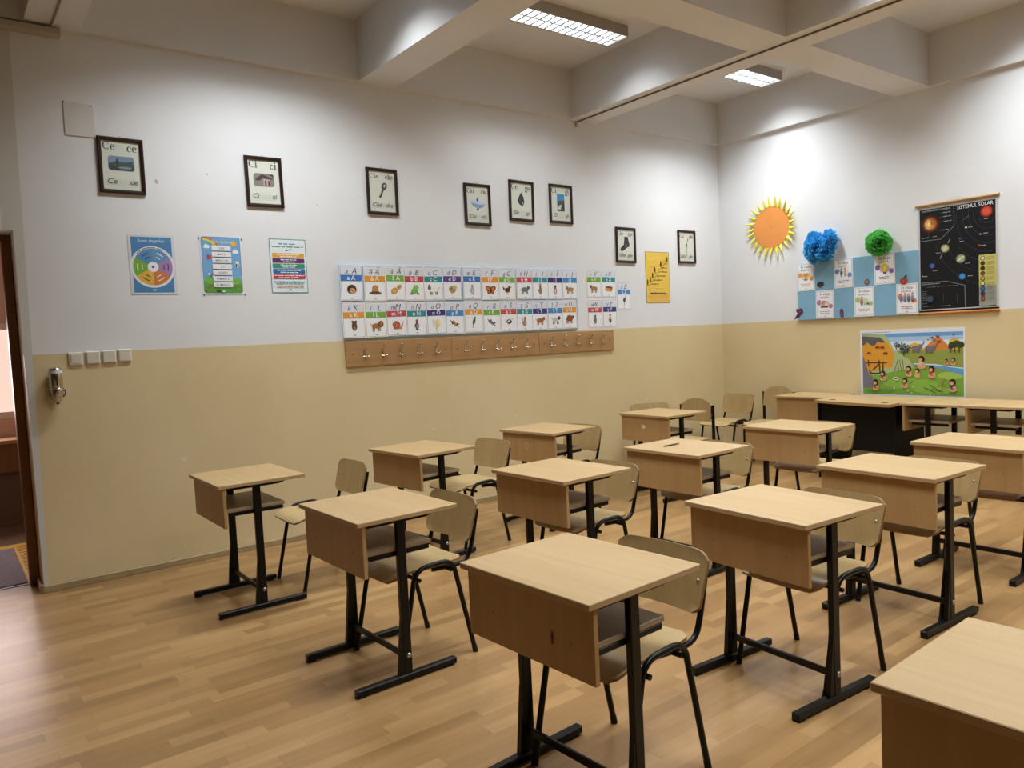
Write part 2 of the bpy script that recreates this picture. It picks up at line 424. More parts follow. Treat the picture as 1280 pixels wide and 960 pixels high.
# ------------------------------------------------------------------ student desks
TD, TW, TZ = .487, .585, .730      # depth, width and height of a desk top
def make_desk():
    r = empty('student_desk')
    b = MB(); b.box((-TD / 2, -TW / 2, TZ - .02), (TD / 2, TW / 2, TZ), M['top'], .0022)
    b.build('desktop', r)
    px = -TD / 2 + .024
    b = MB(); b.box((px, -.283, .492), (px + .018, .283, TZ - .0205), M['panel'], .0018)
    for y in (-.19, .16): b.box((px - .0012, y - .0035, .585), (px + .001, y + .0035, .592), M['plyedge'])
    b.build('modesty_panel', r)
    b = MB(); b.box((px + .0185, -.2345, .566), (.135, .2345, .584), M['shelf'], .0018); b.build('shelf', r)
    cx = -.026
    for s in (-1, 1):
        y = s * .248
        # post with a tapering gusset at the foot
        b = MB(); b.box((cx - .020, y - .0125, .030), (cx + .020, y + .0125, TZ - .035), M['black'], .003)
        b.add([(cx - .046, y - .010, .030), (cx - .018, y - .010, .030), (cx - .018, y + .010, .030), (cx - .046, y + .010, .030),
               (cx - .021, y - .010, .27), (cx - .018, y - .010, .27), (cx - .018, y + .010, .27), (cx - .021, y + .010, .27)],
              [(0, 3, 2, 1), (4, 5, 6, 7), (0, 1, 5, 4), (1, 2, 6, 5), (2, 3, 7, 6), (3, 0, 4, 7)], M['black'])
        p = b.build('leg', r)
        b = MB(); q = Matrix.Translation((cx + .004, y + s * .0127, .112)) @ Matrix.Rotation(-s * PI / 2, 4, 'X')
        b.lathe([(.0115, 0), (.0115, .003), (.006, .0055)], M['bolt'], 12, q); b.build('bolt', p)
        b = MB(); b.box((cx - .246, y - .017, .006), (cx + .246, y + .017, .034), M['black'], .004)
        f = b.build('foot', r)
        for x in (cx - .225, cx + .205):
            b = MB(); b.box((x - .02, y - .016, 0), (x + .02, y + .016, .0065), M['rubber'], .002); b.build('foot_pad', f)
        b = MB()
        z1 = TZ - .0205; ya, yb = sorted((y - s * .012, y + s * .016))
        b.add([(-.19, ya, z1 - .016), (.095, ya, z1 - .016), (.095, yb, z1 - .016), (-.19, yb, z1 - .016),
               (-.195, ya, z1), (.155, ya, z1), (.155, yb, z1), (-.195, yb, z1)],
              [(0, 3, 2, 1), (4, 5, 6, 7), (0, 1, 5, 4), (1, 2, 6, 5), (2, 3, 7, 6), (3, 0, 4, 7)], M['black'])
        b.build('top_rail', r)
        b = MB(); b.box((-.165, y - s * .0255 - .012, .544), (.125, y - s * .0255 + .012, .5655), M['black'], .003); b.build('shelf_bracket', r)
    b = MB(); b.box((cx - .015, -.2345, .098), (cx - .001, .2345, .126), M['black'], .003); b.build('crossbar', r)
    return r
K = .72 / .74
desks = [  # x, y, rotation, label
    (1.447, 4.585, -.30, 'beech student desk nearest the doorway, first along the left wall'),
    (2.693, 4.632, 4.87, 'beech student desk second from the doorway along the left wall'),
    (3.898, 4.693, 6.00, 'beech student desk with a faint oval mark on its front panel'),
    (5.212, 4.652, -2.04, 'beech student desk with a pale worn patch on its front panel'),
    (1.591, 3.187, 1.16, 'nearest beech student desk in the second row from the left wall'),
    (2.726, 3.192, 1.36, 'beech student desk second from the front in the second row'),
    (3.746, 3.159, .53, 'beech student desk with a dark pencil lying on top'),
    (4.991, 3.155, .05, 'beech student desk standing just in front of the black teacher desk'),
    (1.612, 1.826, 2.52, 'large beech student desk in the centre foreground'),
    (2.765, 1.837, -4.00, 'beech student desk directly behind the centre foreground desk'),
    (3.856, 1.874, -2.77, 'beech student desk third from the front in the third row'),
    (4.877, 1.880, -1.18, 'beech student desk cut by the right edge in front of the shelf desks'),
    (1.738, .493, 1.63, 'beech student desk cut off by the bottom right corner of the photo')]
desk0 = make_desk()
DESK = []
for i, (x, y, a, lab) in enumerate(desks):
    o = desk0 if i == 0 else copy_tree(desk0)
    o.location = (x * K, y * K, 0); o.rotation_euler = (0, 0, R(a))
    tag(o, lab, 'desk', 'student desks in rows'); DESK.append(o)
for x, y, a, lab in ((7.00, 4.232, 0, 'beech student desk pushed against the back wall left of the black desk'),
                     (6.815, 2.920, -90, 'sideways open-shelf beech desk right beside the black desk at the back wall'),
                     (6.815, 2.4250, -90, 'sideways open-shelf beech desk second from the black desk at the back wall')):
    o = copy_tree(desk0); o.location = (x, y, 0); o.rotation_euler = (0, 0, R(a)); tag(o, lab, 'desk', 'desks along the back wall')
# marks on two front panels
PX = -TD / 2 + .024
b = MB(); n = 14
b.add([(PX - .0012, .010 + .024 * math.cos(2 * PI * k / n), .625 + .022 * math.sin(2 * PI * k / n) * (1.0 if math.sin(2 * PI * k / n) < 0 else .7)) for k in range(n)], [list(range(n))[::-1]], plain('pale_worn_patch', '#d9cfc0', .7))
tag(b.build('worn_patch', DESK[3]), 'pale worn patch')
b = MB(); o1 = [(PX - .0012, .02 + .022 * math.cos(2 * PI * k / 20), .615 + .034 * math.sin(2 * PI * k / 20)) for k in range(20)]
o2 = [(PX - .0012, .02 + .017 * math.cos(2 * PI * k / 20), .615 + .028 * math.sin(2 * PI * k / 20)) for k in range(20)]
b.add(o1 + o2, [(k, 20 + k, 20 + (k + 1) % 20, (k + 1) % 20) for k in range(20)], plain('faint_oval_mark', '#cdb594', .7))
tag(b.build('oval_mark', DESK[2]), 'faint oval mark')
b = MB(); b.add([(PX - .0012, -.115 + u, .59 + v) for u, v in ((-.004, -.022), (.004, -.024), (.0055, .0), (.002, .018), (-.002, .016), (-.006, .0))], [(5, 4, 3, 2, 1, 0)], plain('dark_stain', '#5a3d22', .7))
b.build('stain', DESK[8])

# pencil
b = MB(); b.tube([(0, 0, .0042), (.13, 0, .0042)], .0042, plain('dark_pencil_paint', '#3a2412', .4), 6); o = b.build('pencil', None, (3.545, 3.158, TZ + .0006))
b = MB(); b.tube([(.13, 0, .0042), (.143, 0, .0042), (.148, 0, .0042)], [.0042, .0018, .0005], plain('pencil_tip', '#1a1a1a', .5), 6); b.build('tip', o)
tag(o, 'dark pencil lying on a desk in the second row', 'pencil')

# ------------------------------------------------------------------ chairs
def make_chair():
    r = empty('school_chair')
    for s in (-1, 1):
        y = s * .2085
        b = MB(); path = fillet([(-.1975, y, .004), (-.098, y * .985, .452), (.098, y * .985, .458), (.1975, y, .004)], .062, 6)
        b.tube(path, .0112, M['black'], 10)
        f = b.build('leg_frame', r)
        for q in (-1, 1):
            b = MB(); b.tube([(q * .1985, y, 0), (q * .1925, y, .03)], .0125, M['rubber'], 10); b.build('leg_cap', f)
    b = MB(); b.tube([(-.088, -.222, .405), (-.088, .222, .405)], .0095, M['black'], 8); b.tube([(.09, -.205, .412), (.09, .205, .412)], .0095, M['black'], 8)
    b.build('seat_support', r)
    def seat(u, v):
        x = -.215 + .40 * u; t = 2 * v - 1
        w = .19 - .02 * max(0, (u - .5) * 2) ** 2
        if u < .1: w -= .03 * ((.1 - u) / .1) ** 2
        if u > .9: w -= .035 * ((u - .9) / .1) ** 2
        z = .437 - .030 * max(0, (.28 - u) / .28) ** 2 - .010 * math.sin(PI * min(1, max(0, (u - .25) / .75))) * (1 - t * t) + .004 * t * t
        return (x, t * w, z)
    b = MB(); b.sheet(seat, 18, 14, .011, M['seatply'], M['plyedge']); b.build('seat', r)
    def back(u, v):
        t = 2 * u - 1; w = .2
        z = .503 + .205 * v
        w -= .012 * (1 - v)
        e = .016 * max(0, (abs(2 * v - 1) - .78) / .22) ** 2
        y = t * (w - e)
        z2 = z - .012 * max(0, (abs(t) - .8) / .2) ** 2 * (2 * v - 1)
        return (.256 + .05 * (v - .5) - .024 * t * t, y, z2)
    b = MB(); b.sheet(back, 20, 12, .010, M['ply'], M['plyedge']); bk = b.build('backrest', r)
    for s in (-1, 1):
        y = s * .172
        b = MB(); b.tube(fillet([(.02, s * .15, .415), (.10, s * .17, .417), (.205, y, .420), (.238, y, .515), (.2705, y, .655)], .05, 5), .0105, M['black'], 9)
        b.build('back_support', r)
        b = MB(); q = Matrix.Translation((.2575 - .024 * .72 - .006, s * .166, .612)) @ Matrix.Rotation(-PI / 2, 4, 'Y')
        b.lathe([(.007, 0), (.007, .002), (.003, .004)], M['bolt'], 10, q); b.build('rivet', bk)
    return r
def make_round_chair():
    r = empty('round_back_chair')
    for s in (-1, 1):
        y = s * .180
        b = MB(); b.box((.175, y - .0095, .0), (.205, y + .0095, .735), M['black'], .003); b.build('back_leg', r)
        b = MB(); b.box((-.185, y - .0095, .0), (-.158, y + .0095, .42), M['black'], .003); b.build('front_leg', r)
        b = MB(); b.box((-.158, y - .009, .395), (.175, y + .009, .42), M['black'], .003); b.build('side_rail', r)
    b = MB(); b.box((-.18, -.170, .398), (-.163, .170, .418), M['black'], .003); b.build('front_rail', r)
    def seat(u, v):
        t = 2 * v - 1; w = .185 - .03 * max(0, (abs(2 * u - 1) - .8) / .2) ** 2
        return (-.21 + .37 * u, t * w, .431 - .02 * max(0, (.25 - u) / .25) ** 2 - .008 * math.sin(PI * u) * (1 - t * t))
    b = MB(); b.sheet(seat, 14, 12, .012, M['seatply'], M['plyedge']); b.build('seat', r)
    def back(u, v):
        t = 2 * u - 1
        top = .795 - .065 * abs(t) ** 2.6
        return (.172 + .02 * (v - .5) - .0 + .012 * (1 - t * t), t * .169, .585 + (top - .585) * v)
    b = MB(); b.sheet(back, 20, 10, .010, M['ply'], M['plyedge']); b.build('backrest', r)
    return r
chair0 = make_chair(); rchair0 = make_round_chair()
chairs = [
    (1.842, 4.492, 0, 'plywood chair behind the desk nearest the doorway'),
    (2.985, 4.525, 3, 'plywood chair behind the second desk of the row along the left wall'),
    (2, .162, .004, 'plywood chair tucked behind the desk with a faint oval mark'),
    (4, .162, 0, 'plywood chair pushed under the nearest desk of the second row'),
    (5, .162, .006, 'plywood chair pushed under the second desk of the second row'),
    (6, .162, 0, 'plywood chair pushed under the desk that has a pencil on top'),
    (7, .175, .006, 'plywood chair pushed under the desk in front of the black teacher desk'),
    (8, .162, 0, 'plywood chair pushed under the large centre foreground desk'),
    (9, .165, 0, 'plywood chair pushed under the desk directly behind the centre foreground desk'),
    (10, .162, 0, 'plywood chair pushed under the third desk of the third row'),
    (11, .185, .004, 'plywood chair pushed under the desk cut by the right edge'),
    (5.66, 5.115, 58, 'plywood chair by the left wall beyond the last desk of the wall row'),
    (6.76, 5.14, 0, 'square-backed plywood chair in the far room corner, facing the viewer')]
for i, (x, y, a, lab) in enumerate(chairs):
    if isinstance(x, int) and x < 12 and y < 1:
        dx, dy, da = desks[x][0] * K, desks[x][1] * K, desks[x][2]
        x, y, a = dx + y * math.cos(R(da)) - a * math.sin(R(da)), dy + y * math.sin(R(da)) + a * math.cos(R(da)), da
    chairs[i] = (x, y, a, lab)
for i, (x, y, a, lab) in enumerate(chairs):
    o = chair0 if i == 0 else copy_tree(chair0)
    o.location = (x, y, 0); o.rotation_euler = (0, 0, R(a)); tag(o, lab, 'chair', 'plywood chairs with black tube legs')
for i, (x, y, a, lab) in enumerate(((5.485, 4.625, 2, 'round-backed chair with flat black posts behind the last desk of the wall row'),
                                    (6.94, 4.722, 0, 'round-backed chair with flat black posts against the back wall beside the pushed-back desk'))):
    o = rchair0 if i == 0 else copy_tree(rchair0)
    o.location = (x, y, 0); o.rotation_euler = (0, 0, R(a)); tag(o, lab, 'chair', 'round-backed chairs with flat posts')

# ------------------------------------------------------------------ black teacher desk at the back wall
r = empty('teacher_desk', (0, 0, 0)); tag(r, 'black-fronted teacher desk with light beech top against the back wall', 'desk')
b = MB()
poly = [(7.10, 3.932), (6.50, 3.932)] + [(6.50 - .13 * math.sin(PI / 2 * k / 8), 3.91 - .72 * k / 8) for k in range(1, 9)] + [(6.38, 3.168), (7.10, 3.168)]
b.prism(poly, .706, .7305, M['top'], None, M['edge']); b.build('desktop', r)
b = MB(); b.box((6.555, 3.222, .285), (6.573, 3.905, .7055), M['blackpanel'], .001); b.build('front_panel', r)
b = MB(); b.box((6.54, 3.907, .0), (7.06, 3.927, .7055), M['blackpanel'], .002); b.build('side_panel', r)
b = MB(); b.box((6.54, 3.199, .0), (7.06, 3.219, .7055), M['blackpanel'], .002); b.build('side_panel', r)
for (x, y) in ((6.59, 3.80), (6.50, 3.27)):
    b = MB(); b.lathe([(.030, .731), (.030, .733), (.022, .734), (.020, .732)], plain('brown_cable_grommet', '#4c3420', .4), 18, Matrix.Translation((x, y, 0))); b.build('cable_grommet', r)

# ------------------------------------------------------------------ printed things on the walls
_txt = {}
def text_mesh(s, bold=0.0, shear=0.0):
    k = (s, bold, shear)
    if k not in _txt:
        cu = bpy.data.curves.new('t', 'FONT'); cu.body = s; cu.size = 1.; cu.resolution_u = 2; cu.offset = bold; cu.shear = shear
        o = bpy.data.objects.new('t', cu); COL.objects.link(o)
        me = bpy.data.meshes.new_from_object(o.evaluated_get(bpy.context.evaluated_depsgraph_get()))
        bpy.data.objects.remove(o); bpy.data.curves.remove(cu)
        vs = [(v.co.x, v.co.y) for v in me.vertices]; fs = [tuple(p.vertices) for p in me.polygons]
        bpy.data.meshes.remove(me)
        if vs:
            x0 = min(v[0] for v in vs); x1 = max(v[0] for v in vs)
        else: x0 = x1 = 0
        _txt[k] = ([(x - x0, y) for x, y in vs], fs, x1 - x0)
    return _txt[k]
class Print(MB):
    """a flat printed sheet: x right, y up, z out of the wall; every inked shape lies a hair above the one before"""
    def __init__(s, w, h, th=.0008, paper='#eceef2'):
        super().__init__(); s.w, s.h = w, h; s.z = th; s.th = th
        if paper: s.box((-w / 2, -h / 2, 0), (w / 2, h / 2, th), ink(paper) if isinstance(paper, str) else paper)
    def poly(s, pts, col):
        s.z += .00006
        a = sum(pts[i][0] * pts[(i + 1) % len(pts)][1] - pts[(i + 1) % len(pts)][0] * pts[i][1] for i in range(len(pts)))
        if a < 0: pts = pts[::-1]
        s.add([(x, y, s.z) for x, y in pts], [list(range(len(pts)))], ink(col))
    def rect(s, x0, y0, x1, y1, col): s.poly([(x0, y0), (x1, y0), (x1, y1), (x0, y1)], col)
    def rrect(s, x0, y0, x1, y1, r, col):
        p = []
        for cx, cy, a in ((x1 - r, y1 - r, 0), (x0 + r, y1 - r, 90), (x0 + r, y0 + r, 180), (x1 - r, y0 + r, 270)):
            for k in range(6): t = R(a + 18 * k); p.append((cx + r * math.cos(t), cy + r * math.sin(t)))
        s.poly(p, col)
    def ell(s, x, y, rx, ry, col, a=0, n=18):
        ca, sa = math.cos(R(a)), math.sin(R(a))
        s.poly([(x + rx * math.cos(2 * PI * k / n) * ca - ry * math.sin(2 * PI * k / n) * sa, y + rx * math.cos(2 * PI * k / n) * sa + ry * math.sin(2 * PI * k / n) * ca) for k in range(n)], col)
    def ring(s, x, y, r0, r1, col, a0=0, a1=360, n=36, ky=1.0, out='pts'):
        s.z += .00006; vs = []
        for k in range(n + 1):
            t = R(a0 + (a1 - a0) * k / n)
            for q in (r0, r1): vs.append((x + q * math.cos(t), y + q * ky * math.sin(t), s.z))
        s.add(vs, [(2 * k, 2 * k + 1, 2 * k + 3, 2 * k + 2) for k in range(n)], ink(col))
    def sector(s, x, y, r, a0, a1, col, n=14):
        s.poly([(x, y)] + [(x + r * math.cos(R(a0 + (a1 - a0) * k / n)), y + r * math.sin(R(a0 + (a1 - a0) * k / n))) for k in range(n + 1)], col)
    def line(s, pts, w, col):
        s.z += .00006
        for (x0, y0), (x1, y1) in zip(pts, pts[1:]):
            d = math.hypot(x1 - x0, y1 - y0) or 1; nx, ny = -(y1 - y0) / d * w / 2, (x1 - x0) / d * w / 2
            s.add([(x0 + nx, y0 + ny, s.z), (x0 - nx, y0 - ny, s.z), (x1 - nx, y1 - ny, s.z), (x1 + nx, y1 + ny, s.z)], [(0, 1, 2, 3)], ink(col))
    def text(s, t, x, y, size, col, align='c', bold=0., shear=0., fit=None, xs=1., rot=0):
        vs, fs, w = text_mesh(t, bold, shear)
        s.z += .00006; k = size * xs
        if fit and w * k > fit: k = fit / w
        ox = {'c': -w * k / 2, 'l': 0, 'r': -w * k}[align]; ca, sa = math.cos(R(rot)), math.sin(R(rot))
        s.add([(x + (ox + vx * k) * ca - vy * size * sa, y + (ox + vx * k) * sa + vy * size * ca, s.z) for vx, vy in vs], fs, ink(col))
    def lines(s, x0, x1, y, h, col, words=4, seed=0, align='c'):
        """a line of print too small to read"""
        rr = random.Random(seed); x = x0
        while x < x1 - h:
            w = min(rr.uniform(1.6, 5.) * h, x1 - x); s.z += .000001
            s.rect(x, y + rr.uniform(0, .1) * h, x + w, y + h * rr.uniform(.6, .8), col); x += w + h * .7
    def put(s, name, where, cx, cz, gap=.0015, rot=0., parent=None):
        if where == 'L': return s.build(name, parent, (cx, YW - gap, cz), (PI / 2, rot, 0))
        o = s.build(name, parent, (XB - gap, cx, cz)); o.rotation_euler = (Matrix.Rotation(-PI / 2, 4, 'Z') @ Matrix.Rotation(PI / 2, 4, 'X') @ Matrix.Rotation(rot, 4, 'Z')).to_euler(); return o

# serif letters drawn as thick-and-thin strokes
def serif(P, ch, x, y, h, col):
    xh = h * .66; tn, tk = h * .05, h * .155
    def band(cx, cy, rx, ry, a0, a1, n=20):
        P.z += .00002; vs = []
        for k in range(n + 1):
            t = R(a0 + (a1 - a0) * k / n); w = tn + (tk - tn) * abs(math.cos(t)) ** 1.3
            for q in (-.5, .5): vs.append((cx + (rx + q * w) * math.cos(t), cy + (ry + q * w) * math.sin(t), P.z))
        P.add(vs, [(2 * k, 2 * k + 1, 2 * k + 3, 2 * k + 2) for k in range(n)], ink(col))
    def stem(cx, y0, y1, sb=True, st=True):
        P.rect(cx - tk / 2, y0, cx + tk / 2, y1, col)
        if sb: P.rect(cx - tk * 1.2, y0, cx + tk * 1.2, y0 + tn, col)
        if st: P.poly([(cx - tk * 1.2, y1 - tn), (cx + tk / 2, y1 - tn * 1.5), (cx + tk / 2, y1), (cx - tk * .4, y1)], col)
    if ch in 'CG':
        band(x + h * .36, y + h / 2, h * .31, h * .46, 42, 318 if ch == 'C' else 330)
        P.rect(x + h * .56, y + h * .64, x + h * .60, y + h * .9, col)
        if ch == 'G': P.rect(x + h * .52, y + h * .08, x + h * .64, y + h * .42, col); P.rect(x + h * .44, y + h * .40, x + h * .70, y + h * .44, col)
        return h * .80
    if ch == 'e':
        band(x + h * .25, y + xh / 2, h * .19, xh * .45, 0, 315); P.rect(x + h * .1, y + xh * .5, x + h * .46, y + xh * .5 + tn * 1.3, col); return h * .57
    if ch == 'c':
        band(x + h * .25, y + xh / 2, h * .19, xh * .45, 40, 318); P.ell(x + h * .4, y + xh * .78, tk * .5, tk * .5, col); return h * .57
    if ch == 'i':
        stem(x + h * .15, y, y + xh); P.ell(x + h * .14, y + h * .88, tk * .6, tk * .6, col); return h * .36
    if ch == 'h':
        stem(x + h * .15, y, y + h); stem(x + h * .43, y, y + xh * .7, True, False); band(x + h * .29, y + xh * .66, h * .14, xh * .26, 0, 170); return h * .64
    if ch == 'g':
        band(x + h * .24, y + xh * .66, h * .15, xh * .28, 0, 360); band(x + h * .25, y - h * .12, h * .19, h * .13, 0, 360)
        P.line([(x + h * .15, y + xh * .36), (x + h * .1, y + h * .06), (x + h * .3, y + h * .02)], tn * 1.5, col); P.line([(x + h * .33, y + xh * .86), (x + h * .46, y + xh * .98)], tk * .6, col); return h * .56
    return h * .3
def serif_word(P, w, x, y, h, col):
    for ch in w: x += serif(P, ch, x, y, h, col)
    return x

# framed letter cards -------------------------------------------------
def photo_castle(P, x, y):
    P.rrect(x - .058, y - .036, x + .058, y + .036, .014, '#7f97b4'); P.rrect(x - .056, y - .034, x + .056, y + .002, .010, '#3f4c46')
    P.poly([(x - .05, y + .0), (x - .02, y + .012), (x + .02, y + .006), (x + .05, y + .016), (x + .054, y - .02), (x - .05, y - .01)], '#4a5a52')
    P.rect(x - .022, y - .008, x - .012, y + .022, '#3a473a'); P.ell(x + .015, y - .02, .03, .006, '#8796a2')
def photo_cottage(P, x, y):
    P.rrect(x - .056, y - .036, x + .056, y + .036, .014, '#8d8480'); P.poly([(x - .05, y + .0), (x - .01, y + .032), (x + .05, y + .01), (x + .03, y - .0), (x, y + .01), (x - .03, y - .006)], '#4b4341')
    P.rect(x - .004, y - .032, x + .034, y + .006, '#b9aaa6'); P.rect(x + .004, y - .032, x + .012, y - .002, '#55302e'); P.rect(x + .022, y - .032, x + .03, y - .002, '#55302e'); P.poly([(x + .03, y + .03), (x + .05, y + .034), (x + .05, y + .02)], '#39322f')
def photo_key(P, x, y):
    P.ell(x + .014, y + .022, .018, .024, '#5f5550', -20); P.ell(x + .017, y + .026, .007, .009, '#c9cbc4', -20); P.line([(x + .006, y + .002), (x - .016, y - .048)], .011, '#4a403c'); P.rect(x - .022, y - .046, x - .010, y - .036, '#4a403c')
def photo_lamp(P, x, y):
    P.poly([(x - .06, y + .012), (x + .06, y - .004), (x + .04, y - .026), (x + .005, y - .036), (x - .035, y - .022)], '#8fa9c8'); P.ell(x, y + .006, .06, .013, '#c7d6e6', -6); P.ell(x, y + .022, .008, .012, '#40516a'); P.ell(x, y - .042, .009, .008, '#40516a')
def photo_gem(P, x, y):
    P.poly([(x + .0, y + .05), (x + .018, y + .02), (x + .026, y - .016), (x + .010, y - .05), (x - .018, y - .034), (x - .032, y - .010), (x - .016, y + .026)], '#30353b'); P.poly([(x + .006, y - .01), (x + .018, y - .02), (x + .006, y - .04)], '#aab3b8'); P.poly([(x - .02, y), (x, y + .02), (x - .004, y - .02)], '#4b545c')
def photo_canal(P, x, y):
    P.rect(x - .034, y - .062, x + .034, y + .062, '#3f96cc'); P.poly([(x - .034, y + .01), (x + .034, y + .02), (x + .034, y - .062), (x - .034, y - .062)], '#4b5148'); P.poly([(x - .03, y - .03), (x + .01, y - .01), (x - .004, y - .05), (x - .03, y - .05)], '#cfd4d2'); P.poly([(x + .006, y - .02), (x + .03, y + .0), (x + .03, y - .05)], '#2c3330')
def photo_boot(P, x, y):
    P.poly([(x - .012, y + .055), (x + .022, y + .055), (x + .04, y + .0), (x + .04, y - .02), (x + .02, y - .026), (x - .03, y - .056), (x - .058, y - .056), (x - .056, y - .036), (x - .02, y - .008)], '#222226'); P.line([(x - .01, y + .02), (x + .02, y + .02)], .003, '#55555c'); P.line([(x - .012, y + .0), (x + .024, y + .004)], .003, '#55555c')
def photo_snowdrop(P, x, y):
    P.line([(x + .004, y - .09), (x, y + .0), (x + .012, y + .05)], .004, '#4d5a44'); P.line([(x + .012, y + .05), (x + .03, y + .04)], .003, '#4d5a44'); P.poly([(x - .012, y + .01), (x + .006, y + .016), (x + .002, y - .03)], '#3a3f3c'); P.poly([(x + .01, y + .06), (x + .022, y + .066), (x + .02, y + .044)], '#8a9277')
def make_frame(cx, cz, w, h, up, lo, photo, label, rot):
    """dark wooden frame with a printed sheet behind glass"""
    r = empty('picture_frame', (cx, YW - .0025, cz), (PI / 2, rot, 0)); tag(r, label, 'picture frame', 'framed letter pictures')
    bw, dp = .0235, .018
    b = MB()
    o = [(-w / 2, -h / 2), (w / 2, -h / 2), (w / 2, h / 2), (-w / 2, h / 2)]
    def off(d): return [(-w / 2 + d, -h / 2 + d), (w / 2 - d, -h / 2 + d), (w / 2 - d, h / 2 - d), (-w / 2 + d, h / 2 - d)]
    rings = [(0, 0), (0, dp * .8), (.004, dp), (bw * .55, dp), (bw * .8, dp * .75), (bw, dp * .7), (bw, 0)]
    vs = []; fs = []
    for d, z in rings: vs += [(x, y, z) for x, y in off(d)]
    for i in range(len(rings)):
        j = (i + 1) % len(rings)
        for k in range(4): fs.append((i * 4 + k, i * 4 + (k + 1) % 4, j * 4 + (k + 1) % 4, j * 4 + k))
    b.add(vs, fs, M['frame']); b.build('frame_border', r)
    P = Print(w - 2 * bw, h - 2 * bw, .004, '#dfe3d6'); W2, H2 = w / 2 - bw, h / 2 - bw
    n = len(up); hh = .054 if n == 2 else .040
    serif_word(P, up, -W2 + .010, H2 - .058, hh, '#2c2c2a'); wlo = hh * sum({'c': .57, 'e': .57, 'i': .36, 'h': .64, 'g': .56}[q] for q in lo)
    serif_word(P, lo, W2 - .012 - wlo, H2 - .058 - (.004 if n == 2 else 0), hh, '#2c2c2a')
    m0 = len(P.v); photo(P, 0, 0)
    for i in range(m0, len(P.v)): vx, vy, vz = P.v[i]; P.v[i] = (vx * 1.35, vy * 1.3 + .014, vz)
    for k in range(5): P.line([(-W2 + .02, -H2 + .03 + .009 * k), (W2 - .02, -H2 + .03 + .009 * k)], .0008, '#c4cabd')
    for k in range(9): P.line([(-W2 + .02 + k * .021, -H2 + .028), (-W2 + .026 + k * .021, -H2 + .072)], .0007, '#cbd0c4')
    P.text(up, -W2 + .026, -H2 + .038, .052, '#44484a', 'l', .0, .28, fit=.085); P.text(lo, W2 - .024, -H2 + .038, .05, '#44484a', 'r', .0, .28, fit=.075)
    P.build('printed_sheet', r)
    b = MB(); b.box((-W2 + .0005, -H2 + .0005, .0105), (W2 - .0005, H2 - .0005, .012), M['glass']); b.build('glass_pane', r)
    b = MB(); b.ring = None
    b.tube([(.0 + .007 * math.cos(t), h / 2 + .004 + .007 * math.sin(t), .004) for t in [2 * PI * k / 12 for k in range(12)]], .0018, M['bolt'], 6, True); b.build('hanging_ring', r)
for a in ((1.0815, 2.684, .272, .358, 'Ce', 'ce', photo_castle, 'dark framed picture with the letters Ce and a castle photo, nearest the doorway', R(.3)),
          (2.018, 2.658, .272, .360, 'Ci', 'ci', photo_cottage, 'dark framed picture with the letters Ci and a thatched house photo', R(-.6)),
          (2.9735, 2.661, .276, .366, 'Che', 'che', photo_key, 'dark framed picture with the letters Che and a key', R(.2)),
          (3.901, 2.6185, .277, .360, 'Chi', 'chi', photo_lamp, 'dark framed picture with the letters Chi and a blue bowl-shaped lamp', R(.1)),
          (4.392, 2.684, .284, .366, 'Ge', 'ge', photo_gem, 'dark framed picture with the letters Ge and a dark stone', R(1.0)),
          (4.869, 2.6875, .287, .364, 'Gi', 'gi', photo_canal, 'dark framed picture with the letters Gi and a small blue landscape photo', R(.3)),
          (5.726, 2.330, .284, .358, 'Ghe', 'ghe', photo_boot, 'dark framed picture with the letters Ghe and a black boot, above the letter cards', R(.8)),
          (6.675, 2.3425, .290, .358, 'Ghi', 'ghi', photo_snowdrop, 'dark framed picture with the letters Ghi and a thin flower, nearest the room corner', R(.3))):
    make_frame(*a)

# alphabet board and cards --------------------------------------------
BX0, BX1, BZ0, BZ1, BTH = 2.561, 5.012, 1.497, 2.071, .022
b = MB(); b.box((BX0, YW - BTH - .001, BZ0), (BX1, YW - .001, BZ1), M['foam'], .002)
tag(b.build('foam_board'), 'long pale blue foam board holding two rows of alphabet cards', 'display board')

def legs(P, xs, y0, y1, w, c):
    for x in xs: P.rect(x - w / 2, y0, x + w / 2, y1, c)
def quad(P, c, c2=None, head=1, mane=None, stripes=None, tail=True):
    c2 = c2 or c
    legs(P, (-.026, -.016, .014, .024), -.034, -.008, .007, c2); P.ell(0, 0, .034, .017, c)
    if stripes:
        for k in range(5): P.line([(-.022 + k * .011, .014), (-.024 + k * .011, -.010)], .003, stripes)
    if mane: P.ell(.032 * head, .012, .019, .021, mane)
    P.ell(.034 * head, .012, .013, .012, c if mane else c2); P.ell(.028 * head, .024, .004, .005, c2); P.ell(.040 * head, .024, .004, .005, c2); P.ell(.040 * head, .013, .002, .002, '#1b1b1b')
    if tail: P.line([(-.032 * head, .004), (-.044 * head, .018)], .003, c2)
def bird(P, c, c2, beak='#d08a28', lg='#8a5a2a'):
    P.line([(-.004, -.014), (-.006, -.036)], .0025, lg); P.line([(.006, -.014), (.006, -.036)], .0025, lg)
    P.poly([(-.018, .004), (-.042, .026), (-.036, -.004)], c2); P.ell(0, -.002, .024, .017, c); P.ell(.018, .018, .011, .011, c2); P.poly([(.028, .020), (.040, .016), (.028, .013)], beak); P.ell(.021, .021, .002, .002, '#111111'); P.ell(-.004, .0, .013, .008, c2, 20)
def upright(P, c, c2, c3='#1b1b1b'):
    P.ell(0, -.010, .014, .024, c); P.ell(0, -.012, .008, .018, c2); P.ell(0, .022, .010, .011, c); P.ell(.004, .024, .002, .002, c3); P.ell(-.006, -.035, .006, .003, c3); P.ell(.006, -.035, .006, .003, c3); P.line([(-.013, .0), (-.020, -.02)], .004, c)
